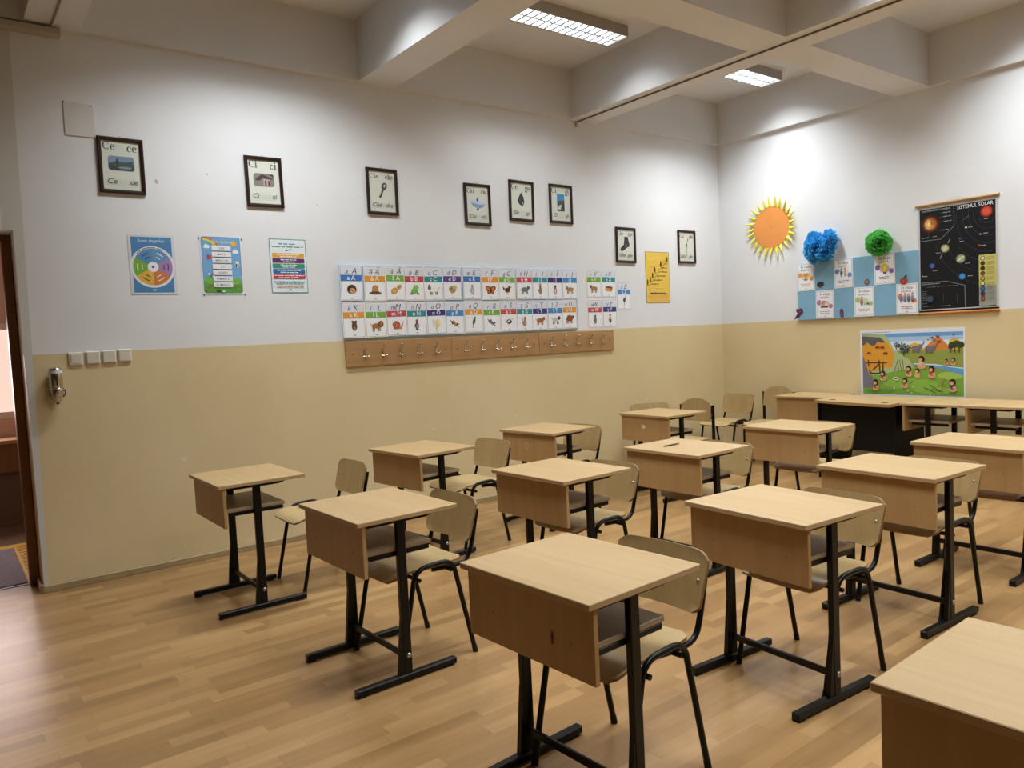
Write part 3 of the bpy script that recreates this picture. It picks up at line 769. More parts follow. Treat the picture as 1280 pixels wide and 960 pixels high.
def pic_hedgehog(P):
    for k in range(15): t = R(10 + 180 * k / 14 - 10); P.poly([(.026 * math.cos(t - .12), .028 * math.sin(t - .12) - .008), (.036 * math.cos(t), .038 * math.sin(t) - .008), (.026 * math.cos(t + .12), .028 * math.sin(t + .12) - .008)], '#3c241a')
    P.ell(0, 0, .031, .030, '#4a2c20'); P.ell(.004, -.010, .021, .019, '#c49a72'); P.ell(-.002, -.004, .0025, .003, '#111111'); P.ell(.012, -.004, .0025, .003, '#111111'); P.ell(.006, -.012, .004, .003, '#1c1210')
def pic_hat(P): P.ell(0, -.020, .044, .010, '#7a5635'); P.poly([(-.026, -.018), (-.020, .022), (-.006, .032), (.012, .030), (.020, .020), (.026, -.018)], '#b9895a'); P.rect(-.026, -.018, .026, -.010, '#5c3d26')
def pic_nuts(P): P.ell(-.016, -.012, .026, .020, '#c98d45', 30); P.ell(.020, .014, .022, .015, '#d6b77c', 40); P.ell(-.016, -.012, .016, .012, '#dfb06a', 30); P.ell(.020, .014, .014, .009, '#b89055', 40)
def pic_frog(P):
    P.poly([(-.040, -.032), (-.018, -.004), (-.010, -.032)], '#3f7d3a'); P.poly([(.040, -.032), (.018, -.010), (.016, -.032)], '#3f7d3a'); P.ell(0, -.006, .028, .020, '#79b04e', 15); P.ell(.010, .014, .022, .015, '#8abf5c'); P.ell(0, .027, .007, .007, '#8abf5c'); P.ell(.020, .027, .007, .007, '#8abf5c'); P.ell(.001, .028, .003, .003, '#111111'); P.ell(.021, .028, .003, .003, '#111111')
def pic_butterfly(P):
    for s in (-1, 1): P.ell(.022 * s, .008, .024, .018, '#23150e', 25 * s); P.ell(.016 * s, -.016, .015, .014, '#23150e'); P.ell(.022 * s, .008, .017, .012, '#d0742a', 25 * s); P.ell(.015 * s, -.016, .009, .009, '#d0742a')
    P.ell(0, -.002, .004, .026, '#1c120c')
def pic_snail(P): P.poly([(-.034, -.030), (.034, -.030), (.044, .004), (.036, .006), (.024, -.016), (-.02, -.02)], '#c88a5c'); P.ell(-.006, -.002, .028, .026, '#a2452f'); P.ring(-.006, -.002, .014, .018, '#d9906a'); P.ell(-.006, -.002, .006, .006, '#d9906a'); P.line([(.038, .004), (.036, .026)], .002, '#6b4a34'); P.line([(.042, .004), (.048, .024)], .002, '#6b4a34')
def pic_fly(P, c, c2): P.poly([(-.006, .0), (-.042, .030), (-.024, -.008)], c); P.poly([(.0, -.002), (.038, -.030), (.010, -.020)], c2); P.ell(0, -.004, .022, .010, c2, -35); P.ell(-.012, .014, .009, .008, c2); P.poly([(.012, -.014), (.034, -.004), (.012, .004)], c); P.poly([(-.018, .018), (-.030, .018), (-.018, .012)], '#d49a2e')
def pic_box(P): P.poly([(-.040, -.020), (.026, -.026), (.026, -.002), (-.040, .008)], '#d8904a'); P.poly([(-.040, .008), (.026, -.002), (.040, .012), (-.024, .020)], '#6d3a20'); P.poly([(.026, -.026), (.040, -.010), (.040, .012), (.026, -.002)], '#b8733a')
def pic_sheep(P): P.ell(.006, -.002, .018, .030, '#e3cf7c', -10); P.ell(.012, .008, .011, .020, '#f0e3a6', -10); P.ell(-.020, .0, .013, .030, '#dedbd2', 15); P.ell(-.006, -.036, .005, .003, '#1b1b3a')
PICS = {
    'a': pic_hedgehog, 'ă': pic_hat, 'â': pic_nuts, 'b': pic_frog, 'c': lambda P: (quad(P, '#eeebe4', '#6f6a68', -1), P.ell(-.036, .030, .006, .007, '#b03a2e')),
    'd': lambda P: (P.ell(0, .002, .030, .024, '#b59c68'), P.ell(.022, .016, .014, .013, '#c9b283'), legs(P, (-.008, .006), -.036, -.014, .004, '#6b5a38'), P.ell(-.012, .004, .013, .010, '#8d7646')),
    'e': lambda P: upright(P, '#9aa0aa', '#c7ccd4'), 'f': pic_butterfly, 'g': lambda P: bird(P, '#4a2f20', '#6e4426', '#b8402c'), 'h': lambda P: quad(P, '#77767c', '#66656c', 1, tail=False),
    'i': lambda P: (upright(P, '#6d563c', '#a58c68'), P.ell(-.005, .038, .003, .010, '#6d563c'), P.ell(.005, .038, .003, .010, '#6d563c')), 'î': lambda P: (upright(P, '#b02f3c', '#e3d7d5'), P.ell(0, .024, .009, .010, '#3a2a30')),
    'j': lambda P: quad(P, '#b98f56', '#9d7441', -1, stripes='#5a3d20'), 'k': lambda P: (P.ell(0, .0, .018, .028, '#5a3b26'), P.ell(.0, .022, .016, .013, '#6d4a30'), P.ell(-.013, .032, .006, .006, '#5a3b26'), P.ell(.013, .032, .006, .006, '#5a3b26'), P.ell(0, -.012, .009, .014, '#a07a56')),
    'l': lambda P: quad(P, '#a8743e', '#8f5f30', 1, mane='#6a3318'), 'm': pic_snail, 'n': lambda P: (upright(P, '#34323a', '#8a8a90'), P.ell(0, .024, .009, .010, '#a54038')), 'o': pic_sheep,
    'p': lambda P: pic_fly(P, '#3c3222', '#a8905a'), 'q': lambda P: (P.ell(0, .006, .011, .026, '#3f5a52', -20), P.ell(.008, .030, .009, .009, '#55786c'), P.line([(-.006, -.014), (-.012, -.040)], .005, '#6a5548')), 'r': lambda P: pic_fly(P, '#4a4e55', '#6d747c'),
    's': lambda P: bird(P, '#23242a', '#e3e2e0', '#c0392b', '#c0392b'), 'ș': lambda P: (upright(P, '#8a6a44', '#bfa27a'), P.line([(-.012, -.03), (-.026, -.01), (-.020, .02)], .006, '#8a6a44')), 't': lambda P: quad(P, '#b5713f', '#9a5c30', 1, stripes='#4a2c1a'),
    'ț': lambda P: quad(P, '#e4e2de', '#2e2c30', 1, stripes='#3a3a40'), 'u': lambda P: (quad(P, '#8f5430', '#7a4526', 1, tail=False), P.ell(.0, .012, .028, .020, '#8f5430')), 'v': lambda P: (quad(P, '#a8764c', '#8f5f38', -1), P.poly([(.03, .0), (.052, -.024), (.036, -.012)], '#8f5f38')),
    'x': pic_box, 'z': lambda P: (P.ell(0, .006, .014, .018, '#55525c'), P.line([(0, -.012), (-.004, -.042)], .004, '#6a6670'), P.line([(.010, .014), (.016, .036)], .005, '#7a7680'), P.ell(.016, .038, .006, .005, '#55525c')),
    'w': lambda P: upright(P, '#3c4a50', '#7b878a'), 'y': lambda P: (upright(P, '#c28a52', '#e3d9c8'), P.ell(.002, -.020, .013, .014, '#4a5a48'), P.ell(0, .03, .010, .006, '#3a2418'))}
PNAME = {'a': 'hedgehog', 'ă': 'brown hat', 'â': 'nuts', 'b': 'green frog', 'c': 'white animal', 'd': 'tan animal', 'e': 'grey animal', 'f': 'butterfly', 'g': 'dark hen', 'h': 'grey hippo', 'i': 'sitting brown animal', 'î': 'small red figure', 'j': 'spotted cat',
         'k': 'brown furry animal', 'l': 'lion', 'm': 'red snail', 'n': 'dark standing figure', 'o': 'yellow and white shape', 'p': 'flying brown bird', 'q': 'green bird', 'r': 'grey flying bird', 's': 'black and white bird', 'ș': 'small brown animal', 't': 'orange brown animal',
         'ț': 'black and white animal', 'u': 'brown bear', 'v': 'fox', 'x': 'orange box', 'z': 'grey bird', 'w': 'dark figure', 'y': 'seated figure'}
BAND = dict(blue='#3f78b8', orange='#dd9a3c', green='#79ad45', red='#bf4f55', teal='#3f8f94', purple='#5b4488', navy='#40397c', sky='#4a8ac4')
def card(ch, CH, colour, cx, cz, w, h, gap, rot):
    P = Print(w, h, .0007, '#edeff3'); c = BAND[colour]
    fr = .0028; x, y = w / 2 - .006, h / 2 - .005
    P.rrect(-x, -y, x, y, .009, c if colour != 'navy' else '#5a5a86'); P.rrect(-x + fr, -y + fr, x - fr, y - fr, .007, '#f1f2f5'); P.rrect(-x + fr * 2, .064, x - fr * 2, y - fr * 2, .005, '#e2e5ee')
    for k in range(4): P.line([(-x + .012, y - .018 - .014 * k), (x - .012, y - .018 - .014 * k)], .0007, '#c5cad6')
    for k in range(9): P.line([(-x + .014 + k * (2 * x - .03) / 8, y - .068), (-x + .02 + k * (2 * x - .03) / 8, y - .012)], .0006, '#d3d7e0')
    P.text(ch, -.048, y - .062, .056, '#46484e', 'l', -.002, .3); P.text(CH, .046, y - .062, .064, '#46484e', 'r', -.002, .3)
    P.rect(-x + fr * .5, .014, x - fr * .5, .062, c)
    P.text(ch + ' ' + CH, 0, .023, .050, '#f4f5f7', 'c', .008)
    z = P.z; m0 = len(P.v); PICS[ch](P)
    for i in range(m0, len(P.v)): vx, vy, vz = P.v[i]; P.v[i] = (vx * 1.25, vy * 1.22 - .050, vz)
    P.rect(-.007, -y + .012, .007, -y + .017, '#4a4a52')
    o = P.put('alphabet_card', 'L', cx, cz, gap, rot)
    tag(o, 'alphabet card reading %s%s with a %s band and %s picture' % (ch, CH, {'sky': 'light blue'}.get(colour, colour), PNAME[ch]), 'alphabet card', 'alphabet cards')
row1 = [('a', 'blue', 2.647), ('ă', 'orange', 2.849), ('â', 'green', 3.041), ('b', 'red', 3.209), ('c', 'teal', 3.393), ('d', 'purple', 3.580), ('e', 'blue', 3.785), ('f', 'orange', 3.980), ('g', 'green', 4.167), ('h', 'red', 4.364), ('i', 'teal', 4.551), ('î', 'navy', 4.734), ('j', 'sky', 4.921)]
row2 = [('k', 'orange', 2.651), ('l', 'green', 2.842), ('m', 'red', 3.029), ('n', 'teal', 3.215), ('o', 'navy', 3.407), ('p', 'sky', 3.592), ('q', 'orange', 3.788), ('r', 'green', 3.982), ('s', 'red', 4.171), ('ș', 'teal', 4.354), ('t', 'navy', 4.535), ('ț', 'sky', 4.724), ('u', 'orange', 4.899)]
CAP = {'ă': 'Ă', 'â': 'Â', 'î': 'Î', 'ș': 'Ș', 'ț': 'Ț'}
for ri, row in enumerate((row1, row2)):
    for i, (ch, colr, dx) in enumerate(row):
        jig = random.Random(ri * 50 + i)
        card(ch, CAP.get(ch, ch.upper()), colr, dx, (1.929 if ri == 0 else 1.643) + jig.uniform(-.004, .004), .192, .278, BTH + .0022 + (.0012 if i % 2 else 0) + (.003 if ri == 0 else 0), R(jig.uniform(-.8, .8)))
for ch, colr, x, z in (('v', 'green', 5.262, 1.940), ('x', 'teal', 5.466, 1.941), ('z', 'sky', 5.680, 1.815), ('w', 'red', 5.262, 1.641), ('y', 'navy', 5.466, 1.643)):
    card(ch, ch.upper(), colr, x, z, .197, .278, .0015, R(.3))

# coat racks ----------------------------------------------------------
racks = [(2.567, 3.546, (2.728, 2.887, 3.052, 3.216, 3.391), 'leftmost of three oak coat rack boards under the alphabet cards'),
         (3.547, 4.515, (3.687, 3.862, 4.027, 4.195, 4.363), 'middle one of three oak coat rack boards under the alphabet cards'),
         (4.516, 5.492, (4.663, 4.831, 4.999, 5.166, 5.331), 'rightmost of three oak coat rack boards, reaching beyond the alphabet board')]
def hook_mb():
    b = MB(); m = M['hook']
    b.v = []
    b.prism([(-.006, -.028), (.006, -.028), (.009, .0), (.006, .026), (-.006, .026), (-.009, 0)], .0005, .004, m)
    b.tube([(0, .014, .004), (0, .026, .022), (0, .044, .030)], .0048, m, 8); b.lathe([(.003, 0), (.0085, .003), (.0085, .008), (.003, .012)], m, 10, Matrix.Translation((0, .043, .029)) @ Matrix.Rotation(R(-50), 4, 'X'))
    for s in (-1, 1):
        b.tube([(0, -.014, .004), (s * .008, -.024, .018), (s * .017, -.020, .026)], .0038, m, 8); b.lathe([(.002, 0), (.0065, .002), (.0065, .007), (.002, .009)], m, 10, Matrix.Translation((s * .017, -.021, .026)) @ Matrix.Rotation(R(-40), 4, 'X'))
    b.v = [(x * 1.25, y * 1.25, z) for x, y, z in b.v]
    return b
hook0 = None
for x0, x1, hs, lab in racks:
    cx, cz = (x0 + x1) / 2, 1.374
    r = empty('coat_rack', (cx, YW - .001, cz), (PI / 2, 0, 0)); tag(r, lab, 'coat rack', 'oak coat racks')
    b = MB(); b.box((x0 - cx + .0005, -.098, 0), (x1 - cx - .0005, .099, .017), M['rack'], .002)
    for hx in (x0 + .06, x1 - .06): b.lathe([(.006, .017), (.006, .0185)], plain('dark_screw_plug', '#5e4028', .5), 10, Matrix.Translation((hx - cx, .0, 0)))
    b.build('rack_board', r)
    for h in hs:
        if hook0 is None: hook0 = hook_mb().build('hook', r); o = hook0
        else: o = hook0.copy(); COL.objects.link(o); o.parent = r
        o.location = (h - cx, .002, .017)

# posters on the left wall --------------------------------------------
# choice wheel
P = Print(.288, .392, .0008, '#d8d8dc'); P.rect(-.126, -.184, .125, .184, '#4f86b8')
P.text('Roata alegerilor', 0, .150, .030, '#cfe4f4', 'c', .006, fit=.165)
cy = -.014; P.ell(0, cy, .138, .138, '#e4e6ea', n=48)
for a0, a1, c in ((90, 150, '#5b8fba'), (30, 90, '#6996bd'), (-30, 30, '#a584b6'), (-90, -30, '#d08048'), (-150, -90, '#e2b24a'), (150, 210, '#79ae3e')): P.sector(0, cy, .122, a0, a1, c)
for a, c in ((120, '#35597c'), (60, '#d8e6f2'), (0, '#5a3d70'), (-60, '#f3ddc8'), (-120, '#7d5a1c'), (180, '#e2f0cf')):
    for rr, wd in ((.095, 14), (.068, 13)): P.ring(0, cy, rr - .0035, rr + .0035, c, a - wd, a + wd, 8)
P.ring(0, cy, .126, .132, '#8a8f98', 60, 76, 6); P.ring(0, cy, .126, .132, '#8a8f98', 80, 118, 10); P.ring(0, cy, .126, .132, '#8a8f98', 122, 138, 6)
P.ell(0, cy, .034, .034, '#f0f0f0', n=28); P.ell(0, cy, .009, .009, '#58629a'); P.ell(0, -.167, .012, .005, '#d7e6f2')
tag(P.put('poster', 'L', 1.227, 2.047), 'blue poster with a round wheel of six coloured segments, above the light switches', 'poster')
# days of the week
P = Print(.285, .412, .0008, '#e6e6ea'); P.rrect(-.134, -.197, .134, .197, .018, '#3f6ea6'); P.rrect(-.131, -.194, .131, .194, .016, '#77a9d6')
P.rrect(-.131, -.194, .131, -.100, .016, '#5fa044'); P.rect(-.131, -.150, .131, -.115, '#5fa044'); P.ell(-.07, -.104, .06, .028, '#74b352'); P.ell(.08, -.112, .05, .024, '#74b352')
for k, c in enumerate(('#c9544a', '#e0a24a', '#e8d96a', '#7fbf7a', '#77a9d6')): P.ring(-.125, .105, .105 - .009 * k, .114 - .009 * k, c, 20, 88, 12, .8)
P.ell(.09, .152, .020, .018, '#f2b632'); P.text('Zilele săptămânii', .012, .154, .026, '#dbe9c4', 'c', .004, fit=.15)
for x, y in ((-.098, .125), (.098, .093)): P.ell(x, y, .022, .010, '#f1f4f8'); P.ell(x - .004, y + .010, .011, .011, '#f1f4f8'); P.ell(x + .009, y + .006, .009, .009, '#f1f4f8')
P.poly([(-.10, .062), (-.06, .070), (-.058, .050), (-.10, .042)], '#c65862'); P.poly([(-.098, .070), (-.086, .076), (-.086, .040), (-.098, .036)], '#b04a56'); P.ell(-.062, .058, .009, .009, '#d8848a')
P.ell(.105, .002, .016, .018, '#e9e9e9'); P.ell(.098, .0, .005, .014, '#222222'); P.ell(.111, .0, .005, .013, '#222222'); P.ell(.100, .022, .007, .009, '#dfe8ef', 20); P.ell(.113, .020, .007, .009, '#dfe8ef', -20)
P.line([(-.085, -.082), (-.068, -.062)], .006, '#263a5a'); P.ell(-.092, -.062, .009, .007, '#dfe8ef'); P.ell(-.064, -.076, .010, .006, '#dfe8ef')
for x, y in ((-.10, -.15), (-.078, -.135), (-.09, -.178), (.085, -.15), (.11, -.168), (.098, -.135), (.12, -.145), (-.116, -.172)): P.line([(x, y - .012), (x, y)], .003, '#3a6a2c'); P.ell(x, y, .006, .006, '#b8504a'); P.ell(x, y, .0025, .0025, '#f0d060')
P.ell(-.035, -.178, .016, .008, '#5a3a34')
for k, (t, c) in enumerate((('LUNI', '#4a4a5a'), ('MARȚI', '#96564a'), ('MIERCURI', '#8a8a80'), ('JOI', '#88908a'), ('VINERI', '#77777c'), ('SÂMBĂTĂ', '#3d4468'), ('DUMINICĂ', '#54546a'))):
    y = .118 - .0425 * k; P.rect(-.066, y - .017, .066, y + .018, '#e9ebee'); P.text(t, 0, y - .0075, .020, c, 'c', .006)
P.ell(.0, -.183, .012, .006, '#dfe8ef')
o = P.put('poster', 'L', 1.679, 2.053); tag(o, 'sky blue weekday poster with a rainbow and seven white name strips', 'poster')
for x, z in ((-.148, .186), (.148, .186), (-.136, -.206), (.150, -.206)):
    b = MB(); b.lathe([(.005, 0), (.0045, .003), (.002, .005)], plain('brown_pin', '#6a3b30', .4), 8, Matrix.Translation((x, z, .001))); b.build('pin', o)
# reading poster with coloured bars
P = Print(.278, .396, .0008, '#3f7f8a'); P.rect(-.134, -.193, .134, .193, '#e4ecf0')
P.lines(-.068, .058, .157, .013, '#4f92a8', seed=1); P.lines(-.118, .118, .136, .013, '#5a9a90', seed=2)
P.line([(-.02, .110), (.028, .124)], .006, '#5a4f88')
for k, (c, n) in enumerate((('#e0a93a', 2), ('#6b2f6a', 2), ('#35997a', 2), ('#2f69ad', 2), ('#bd3350', 2))):
    y = .078 - .0365 * k * 1.06; P.rrect(-.122, y - .0165, .122, y + .0165, .005, c)
    wd = (.085, .06, .062, .09, .112)[k]; P.lines(-wd, wd, y + .003, .009, '#eef0ea', seed=10 + k); P.lines(-wd * .75, wd * .75, y - .012, .009, '#eef0ea', seed=20 + k)
P.lines(-.118, .118, -.118, .009, '#6a9ac0', seed=31); P.lines(-.105, .105, -.131, .009, '#5f9c94', seed=32); P.lines(-.100, .105, -.156, .010, '#cf8a58', seed=33); P.rect(-.008, -.178, .008, -.172, '#333340')
o = P.put('poster', 'L', 2.163, 2.0555); tag(o, 'white reading poster with five coloured text bars, yellow to red', 'poster')
# yellow staircase poster
P = Print(.372, .540, .0008, '#8f8757'); P.rect(-.178, -.264, .180, .264, '#e8c252')
for k in range(6): P.ell(-.05 + .03 * (k % 3), .2 - .08 * k, .11, .010, '#dfb446' if k % 2 else '#ecca60', 8)
P.ell(0, -.20, .17, .03, '#dfae54'); P.ell(.02, -.235, .15, .02, '#e2b458')
DK = '#5a4a22'
for k in range(7):
    x, y = -.165 + .045 * k, -.080 + .043 * k
    P.line([(x, y), (x + .045, y), (x + .045, y + .043)], .003, DK)
    if k < 6: P.lines(x + .055, min(.165, x + .19), y + .006, .013, DK, seed=40 + k)
for x, y in ((-.160, -.062), (-.118, -.030), (-.082, .010), (-.045, .068), (.050, .132), (.150, .180)):
    P.ell(x, y + .030, .008, .009, '#2f2814'); P.ell(x, y + .008, .009, .016, '#2f2814'); P.line([(x - .004, y - .004), (x - .008, y - .022)], .005, '#2f2814'); P.line([(x + .004, y - .004), (x + .010, y - .020)], .005, '#2f2814'); P.line([(x, y + .012), (x + .018, y + .022)], .004, '#2f2814')
P.lines(-.125, .120, -.170, .015, DK, seed=50); P.lines(-.09, .08, -.12, .006, '#b58a30', seed=51)
o = P.put('poster', 'L', 6.197, 2.006); tag(o, 'yellow poster with a staircase of small dark figures, right of the letter cards', 'poster')

# light switches -------------------------------------------------------
for i, (x, z, lab) in enumerate(((.729, 1.4465, 'leftmost of four white light switches by the doorway, with a raised inner rocker'), (.827, 1.4485, 'second from left of four white light switches by the doorway'),
                                 (.920, 1.4505, 'third from left of four white light switches by the doorway'), (1.0115, 1.4535, 'rightmost of four white light switches by the doorway'))):
    r = empty('light_switch', (x, YW - .001, z), (PI / 2, 0, 0)); tag(r, lab, 'light switch', 'white light switches')
    b = MB(); b.box((-.0405, -.0415, 0), (.0405, .0415, .010), M['plastic'], .004); b.build('switch_plate', r)
    b = MB(); k = .026 if i == 0 else .033
    b.add([(-k, -k, .010), (k, -k, .010), (k, k, .010), (-k, k, .010), (-k, -k, .0135), (k, -k, .0135), (k, k, .0185), (-k, k, .0185)],
          [(4, 5, 6, 7), (0, 1, 5, 4), (1, 2, 6, 5), (2, 3, 7, 6), (3, 0, 4, 7)], M['plastic']); b.build('rocker', r)
# access panel above the first picture
b = MB(); b.box((-.086, -.105, 0), (.086, .105, .006), plain('painted_panel', '#d6d3ce', .7), .002)
o = b.build('access_panel', None, (.861, YW - .001, 2.952), (PI / 2, 0, 0)); tag(o, 'white painted square access panel high on the wall above the Ce picture', 'wall panel')
for x, z in ((-.082, .100), (.066, .088)):
    b = MB(); b.lathe([(.004, .006), (.004, .0085)], plain('dark_nail', '#4a4440', .5), 8, Matrix.Translation((x, z, 0))); b.build('nail', o)
# soap dispenser -------------------------------------------------------
r = empty('soap_dispenser', (.607, YW - .001, 1.285)); tag(r, 'chrome soap dispenser on a wall bracket beside the doorway', 'soap dispenser')
b = MB(); b.box((-.03, -.012, -.085), (.03, 0, .06), M['chrome'], .004); b.build('wall_plate', r)
b = MB(); b.lathe([(.034, -.022), (.0365, -.018), (.0365, .098), (.034, .108), (.026, .112), (.010, .113)], M['chrome'], 28, Matrix.Translation((0, -.050, 0))); c = b.build('canister', r)
b = MB(); b.lathe([(.0372, .078), (.0372, .096)], plain('white_dispenser_label', '#d8d8d6', .5), 28, Matrix.Translation((0, -.050, 0))); b.build('dispenser_label', c)
b = MB(); b.box((-.004, -.0885, .0), (.004, -.083, .062), plain('dark_level_window', '#1c1a18', .2), .001); b.build('level_window', c)
b = MB(); b.lathe([(.039, -.026), (.040, -.014), (.036, -.014)], M['chrome'], 28, Matrix.Translation((0, -.050, 0)))
b.lathe([(.012, -.102), (.020, -.094), (.032, -.070), (.0365, -.040), (.0365, -.024)], M['chrome'], 24, Matrix.Translation((0, -.050, 0)))
for s in (-1, 1): b.tube([(s * .034, -.050, -.02), (s * .046, -.050, -.035), (s * .046, -.05, -.052), (s * .030, -.050, -.075)], .006, M['chrome'], 8)
b.build('push_cup', r)
b = MB(); b.tube([(0, -.050, -.10), (0, -.052, -.112)], .008, M['rubber'], 10); b.build('nozzle', r)

# ------------------------------------------------------------------ back wall
# paper sun
r = empty('paper_sun', (XB - .004, 4.838, 2.488)); r.rotation_euler = (Matrix.Rotation(-PI / 2, 4, 'Z') @ Matrix.Rotation(PI / 2, 4, 'X')).to_euler(); tag(r, 'orange paper sun with yellow rays on the back wall', 'paper sun')
yl = plain('yellow_paper', '#ecdc4c', .65); rr = random.Random(3)
for k in range(25):
    a = 2 * PI * k / 25 + .1 + rr.uniform(-.04, .04); ln = .325 + rr.uniform(-.012, .018); lift = rr.uniform(.012, .04) + (.04 if abs(math.cos(a) - 1) < .35 else 0); w = .135
    b = MB(); pa, pb, pt = (.208 * math.cos(a - w), .208 * math.sin(a - w), .001), (.208 * math.cos(a + w), .208 * math.sin(a + w), .001), (ln * math.cos(a + .03), ln * math.sin(a + .03), lift)
    mid = (.23 * math.cos(a), .23 * math.sin(a), .012 + lift * .25); t = (0, 0, .0008)
    A = [pa, mid, pb, pt]; B = [tuple(Vector(p) - Vector(t)) for p in A]
    b.add(A + B, [(0, 1, 3), (1, 2, 3), (4, 7, 5), (5, 7, 6), (0, 3, 7, 4), (3, 2, 6, 7)], yl); b.build('ray', r)
b = MB(); b.lathe([(.219, .006), (.219, .0075)], plain('orange_paper', '#e6944a', .75, var=.03), 48, None, False); b.lathe([(.004, .0077), (.003, .0125)], plain('dark_pin', '#6b4a20', .4), 8); b.build('disc', r)
# blue display board
QY0, QY1, QZ0, QZ1 = 3.318, 4.546, 1.479, 2.066
b = MB(); b.box((XB - .022, QY0, QZ0), (XB - .001, QY1, QZ1), M['foam2'], .002); tag(b.build('display_board'), 'blue display board with six white cards on the back wall', 'display board')
CW, CH = (QY1 - QY0) / 6, (QZ1 - QZ0) / 2
def fig(P, x, y, h, hair, body, skin='#d8a888'):
    P.ell(x, y + h * .42, h * .13, h * .14, hair); P.ell(x, y + h * .38, h * .09, h * .10, skin); P.poly([(x - h * .14, y + h * .26), (x + h * .14, y + h * .26), (x + h * .19, y - h * .22), (x - h * .19, y - h * .22)], body)
    P.rect(x - h * .1, y - h * .46, x - h * .02, y - h * .2, '#4a4038'); P.rect(x + h * .02, y - h * .46, x + h * .1, y - h * .2, '#4a4038')
def art_cup(P): P.poly([(-.032, .040), (.032, .040), (.020, .004), (.006, -.010), (-.006, -.010), (-.020, .004)], '#d99a3e'); P.ring(-.032, .024, .010, .014, '#5a4a3a', 90, 290, 10); P.ring(.032, .024, .010, .014, '#5a4a3a', -110, 90, 10); P.rect(-.005, -.024, .005, -.008, '#c2842e'); P.rect(-.018, -.034, .018, -.023, '#4a3a2e')
def art_pair(P): fig(P, -.020, .006, .082, '#3a2c26', '#5a5a62'); fig(P, .020, .008, .086, '#c08a3e', '#d3b58a')
def art_bulb(P): P.ell(0, .018, .034, .036, '#e8c832'); P.poly([(-.022, -.004), (.022, -.004), (.012, -.026), (-.012, -.026)], '#e8c832'); P.rect(-.012, -.044, .012, -.025, '#5a5560'); P.ell(0, .018, .014, .020, '#f2de74')
def art_reader(P): P.ell(-.010, .020, .016, .016, '#6a3a2a'); P.ell(-.006, .016, .011, .011, '#dcae90'); P.poly([(-.03, .004), (.014, .004), (.024, -.018), (-.034, -.018)], '#c9a98c'); P.poly([(.0, .0), (.03, .012), (.034, -.008), (.004, -.016)], '#f0e2a8'); P.rect(-.045, -.034, .036, -.020, '#4a3a40')
def art_garden(P): fig(P, -.024, .0, .088, '#2e2226', '#a86a78'); P.poly([(.022, -.032), (.050, -.032), (.046, -.010), (.028, -.012)], '#3d6a8c'); P.line([(.026, -.018), (.010, -.004)], .003, '#3d6a8c'); P.line([(.002, -.036), (.006, -.006)], .003, '#4a8a3c')
def art_team(P):
    for k in range(4): fig(P, -.052 + .034 * k, .002 + (k % 2) * .006, .082, ('#3a2c26', '#6a4028', '#a8622c', '#3a2c26')[k], ('#4f7fb0', '#6a94b8', '#3f6f9c', '#7a98b4')[k])
CARDS = [(0, 0, '#dfa05a', '#c07a38', art_cup, 'a gold cup on orange blobs'), (2, 0, '#5f8fc4', '#5a5f90', art_pair, 'two standing people on blue blobs'), (4, 0, '#8a62a8', '#3f3a44', art_bulb, 'a yellow light bulb on purple blobs'),
         (1, 1, '#c07aa0', '#8a5f88', art_reader, 'a reading child on pink blobs'), (3, 1, '#a9c274', '#6e8a52', art_garden, 'a woman gardening on green blobs'), (5, 1, '#d88464', '#a8664a', art_team, 'a row of children on orange red blobs')]
for ci, ri, c, tc, art, what in CARDS:
    w, h = .196, .284; P = Print(w, h, .0008, '#eceef2'); fr = '#4a5578'
    P.rect(-w / 2 + .009, -h / 2 + .010, w / 2 - .009, h / 2 - .009, '#7d86a2'); P.rect(-w / 2 + .0115, -h / 2 + .0125, w / 2 - .0115, h / 2 - .0115, '#eff0f4')
    P.text('În clasa', .0, .092, .036, '#6a6166' if ci != 4 else '#3f3a44', 'c', .008, .12, fit=.118); P.text('noastră...', .0, .062, .032, '#7a7076' if ci != 4 else '#3f3a44', 'c', .006, .12, fit=.108)
    P.ell(-.062, .020, .026, .027, c); P.ell(.064, -.020, .022, .023, c); P.ell(.0, .002, .048, .036, '#eff0f4' if ci == 2 else '#%02x%02x%02x' % tuple(int(int(c[q:q + 2], 16) * .5 + 120) for q in (1, 3, 5)), 0)
    m0 = len(P.v); art(P)
    P.lines(-.055, .055, -.076, .009, tc, seed=ci); P.lines(-.048, .05, -.092, .009, tc if ri == 0 else '#9a9aa8', seed=ci + 9); P.rect(-.007, -.122, .007, -.116, '#3a3a48')
    y = QY1 - CW * (ci + .5); z = QZ1 - CH * (ri + .5) + .002
    tag(P.put('message_card', 'B', y, z, .0235, R(.5 * (-1) ** ci)), 'white card with ' + what + ' on the blue board', 'card', 'message cards')
# cut-outs on the board
def cutout(name, label, cat, y, z, build, gap=.0245):
    P = Print(.01, .01, .0, None); P.z = 0; build(P)
    for i in range(len(P.v)): pass
    o = P.put(name, 'B', y, z, gap); tag(o, label, cat, 'paper cut-outs on the display board'); return o
def slab(P, pts, t, col):
    a = sum(pts[i][0] * pts[(i + 1) % len(pts)][1] - pts[(i + 1) % len(pts)][0] * pts[i][1] for i in range(len(pts)))
    P.prism(pts if a > 0 else pts[::-1], 0, t, ink(col)); P.z = max(P.z, t)
def oval(rx, ry, a=0, n=20, x=0, y=0):
    ca, sa = math.cos(R(a)), math.sin(R(a)); return [(x + rx * math.cos(2 * PI * k / n) * ca - ry * math.sin(2 * PI * k / n) * sa, y + rx * math.cos(2 * PI * k / n) * sa + ry * math.sin(2 * PI * k / n) * ca) for k in range(n)]
def py(px): return QY1 - (px - 95) / (1168 - 95) * (QY1 - QY0)
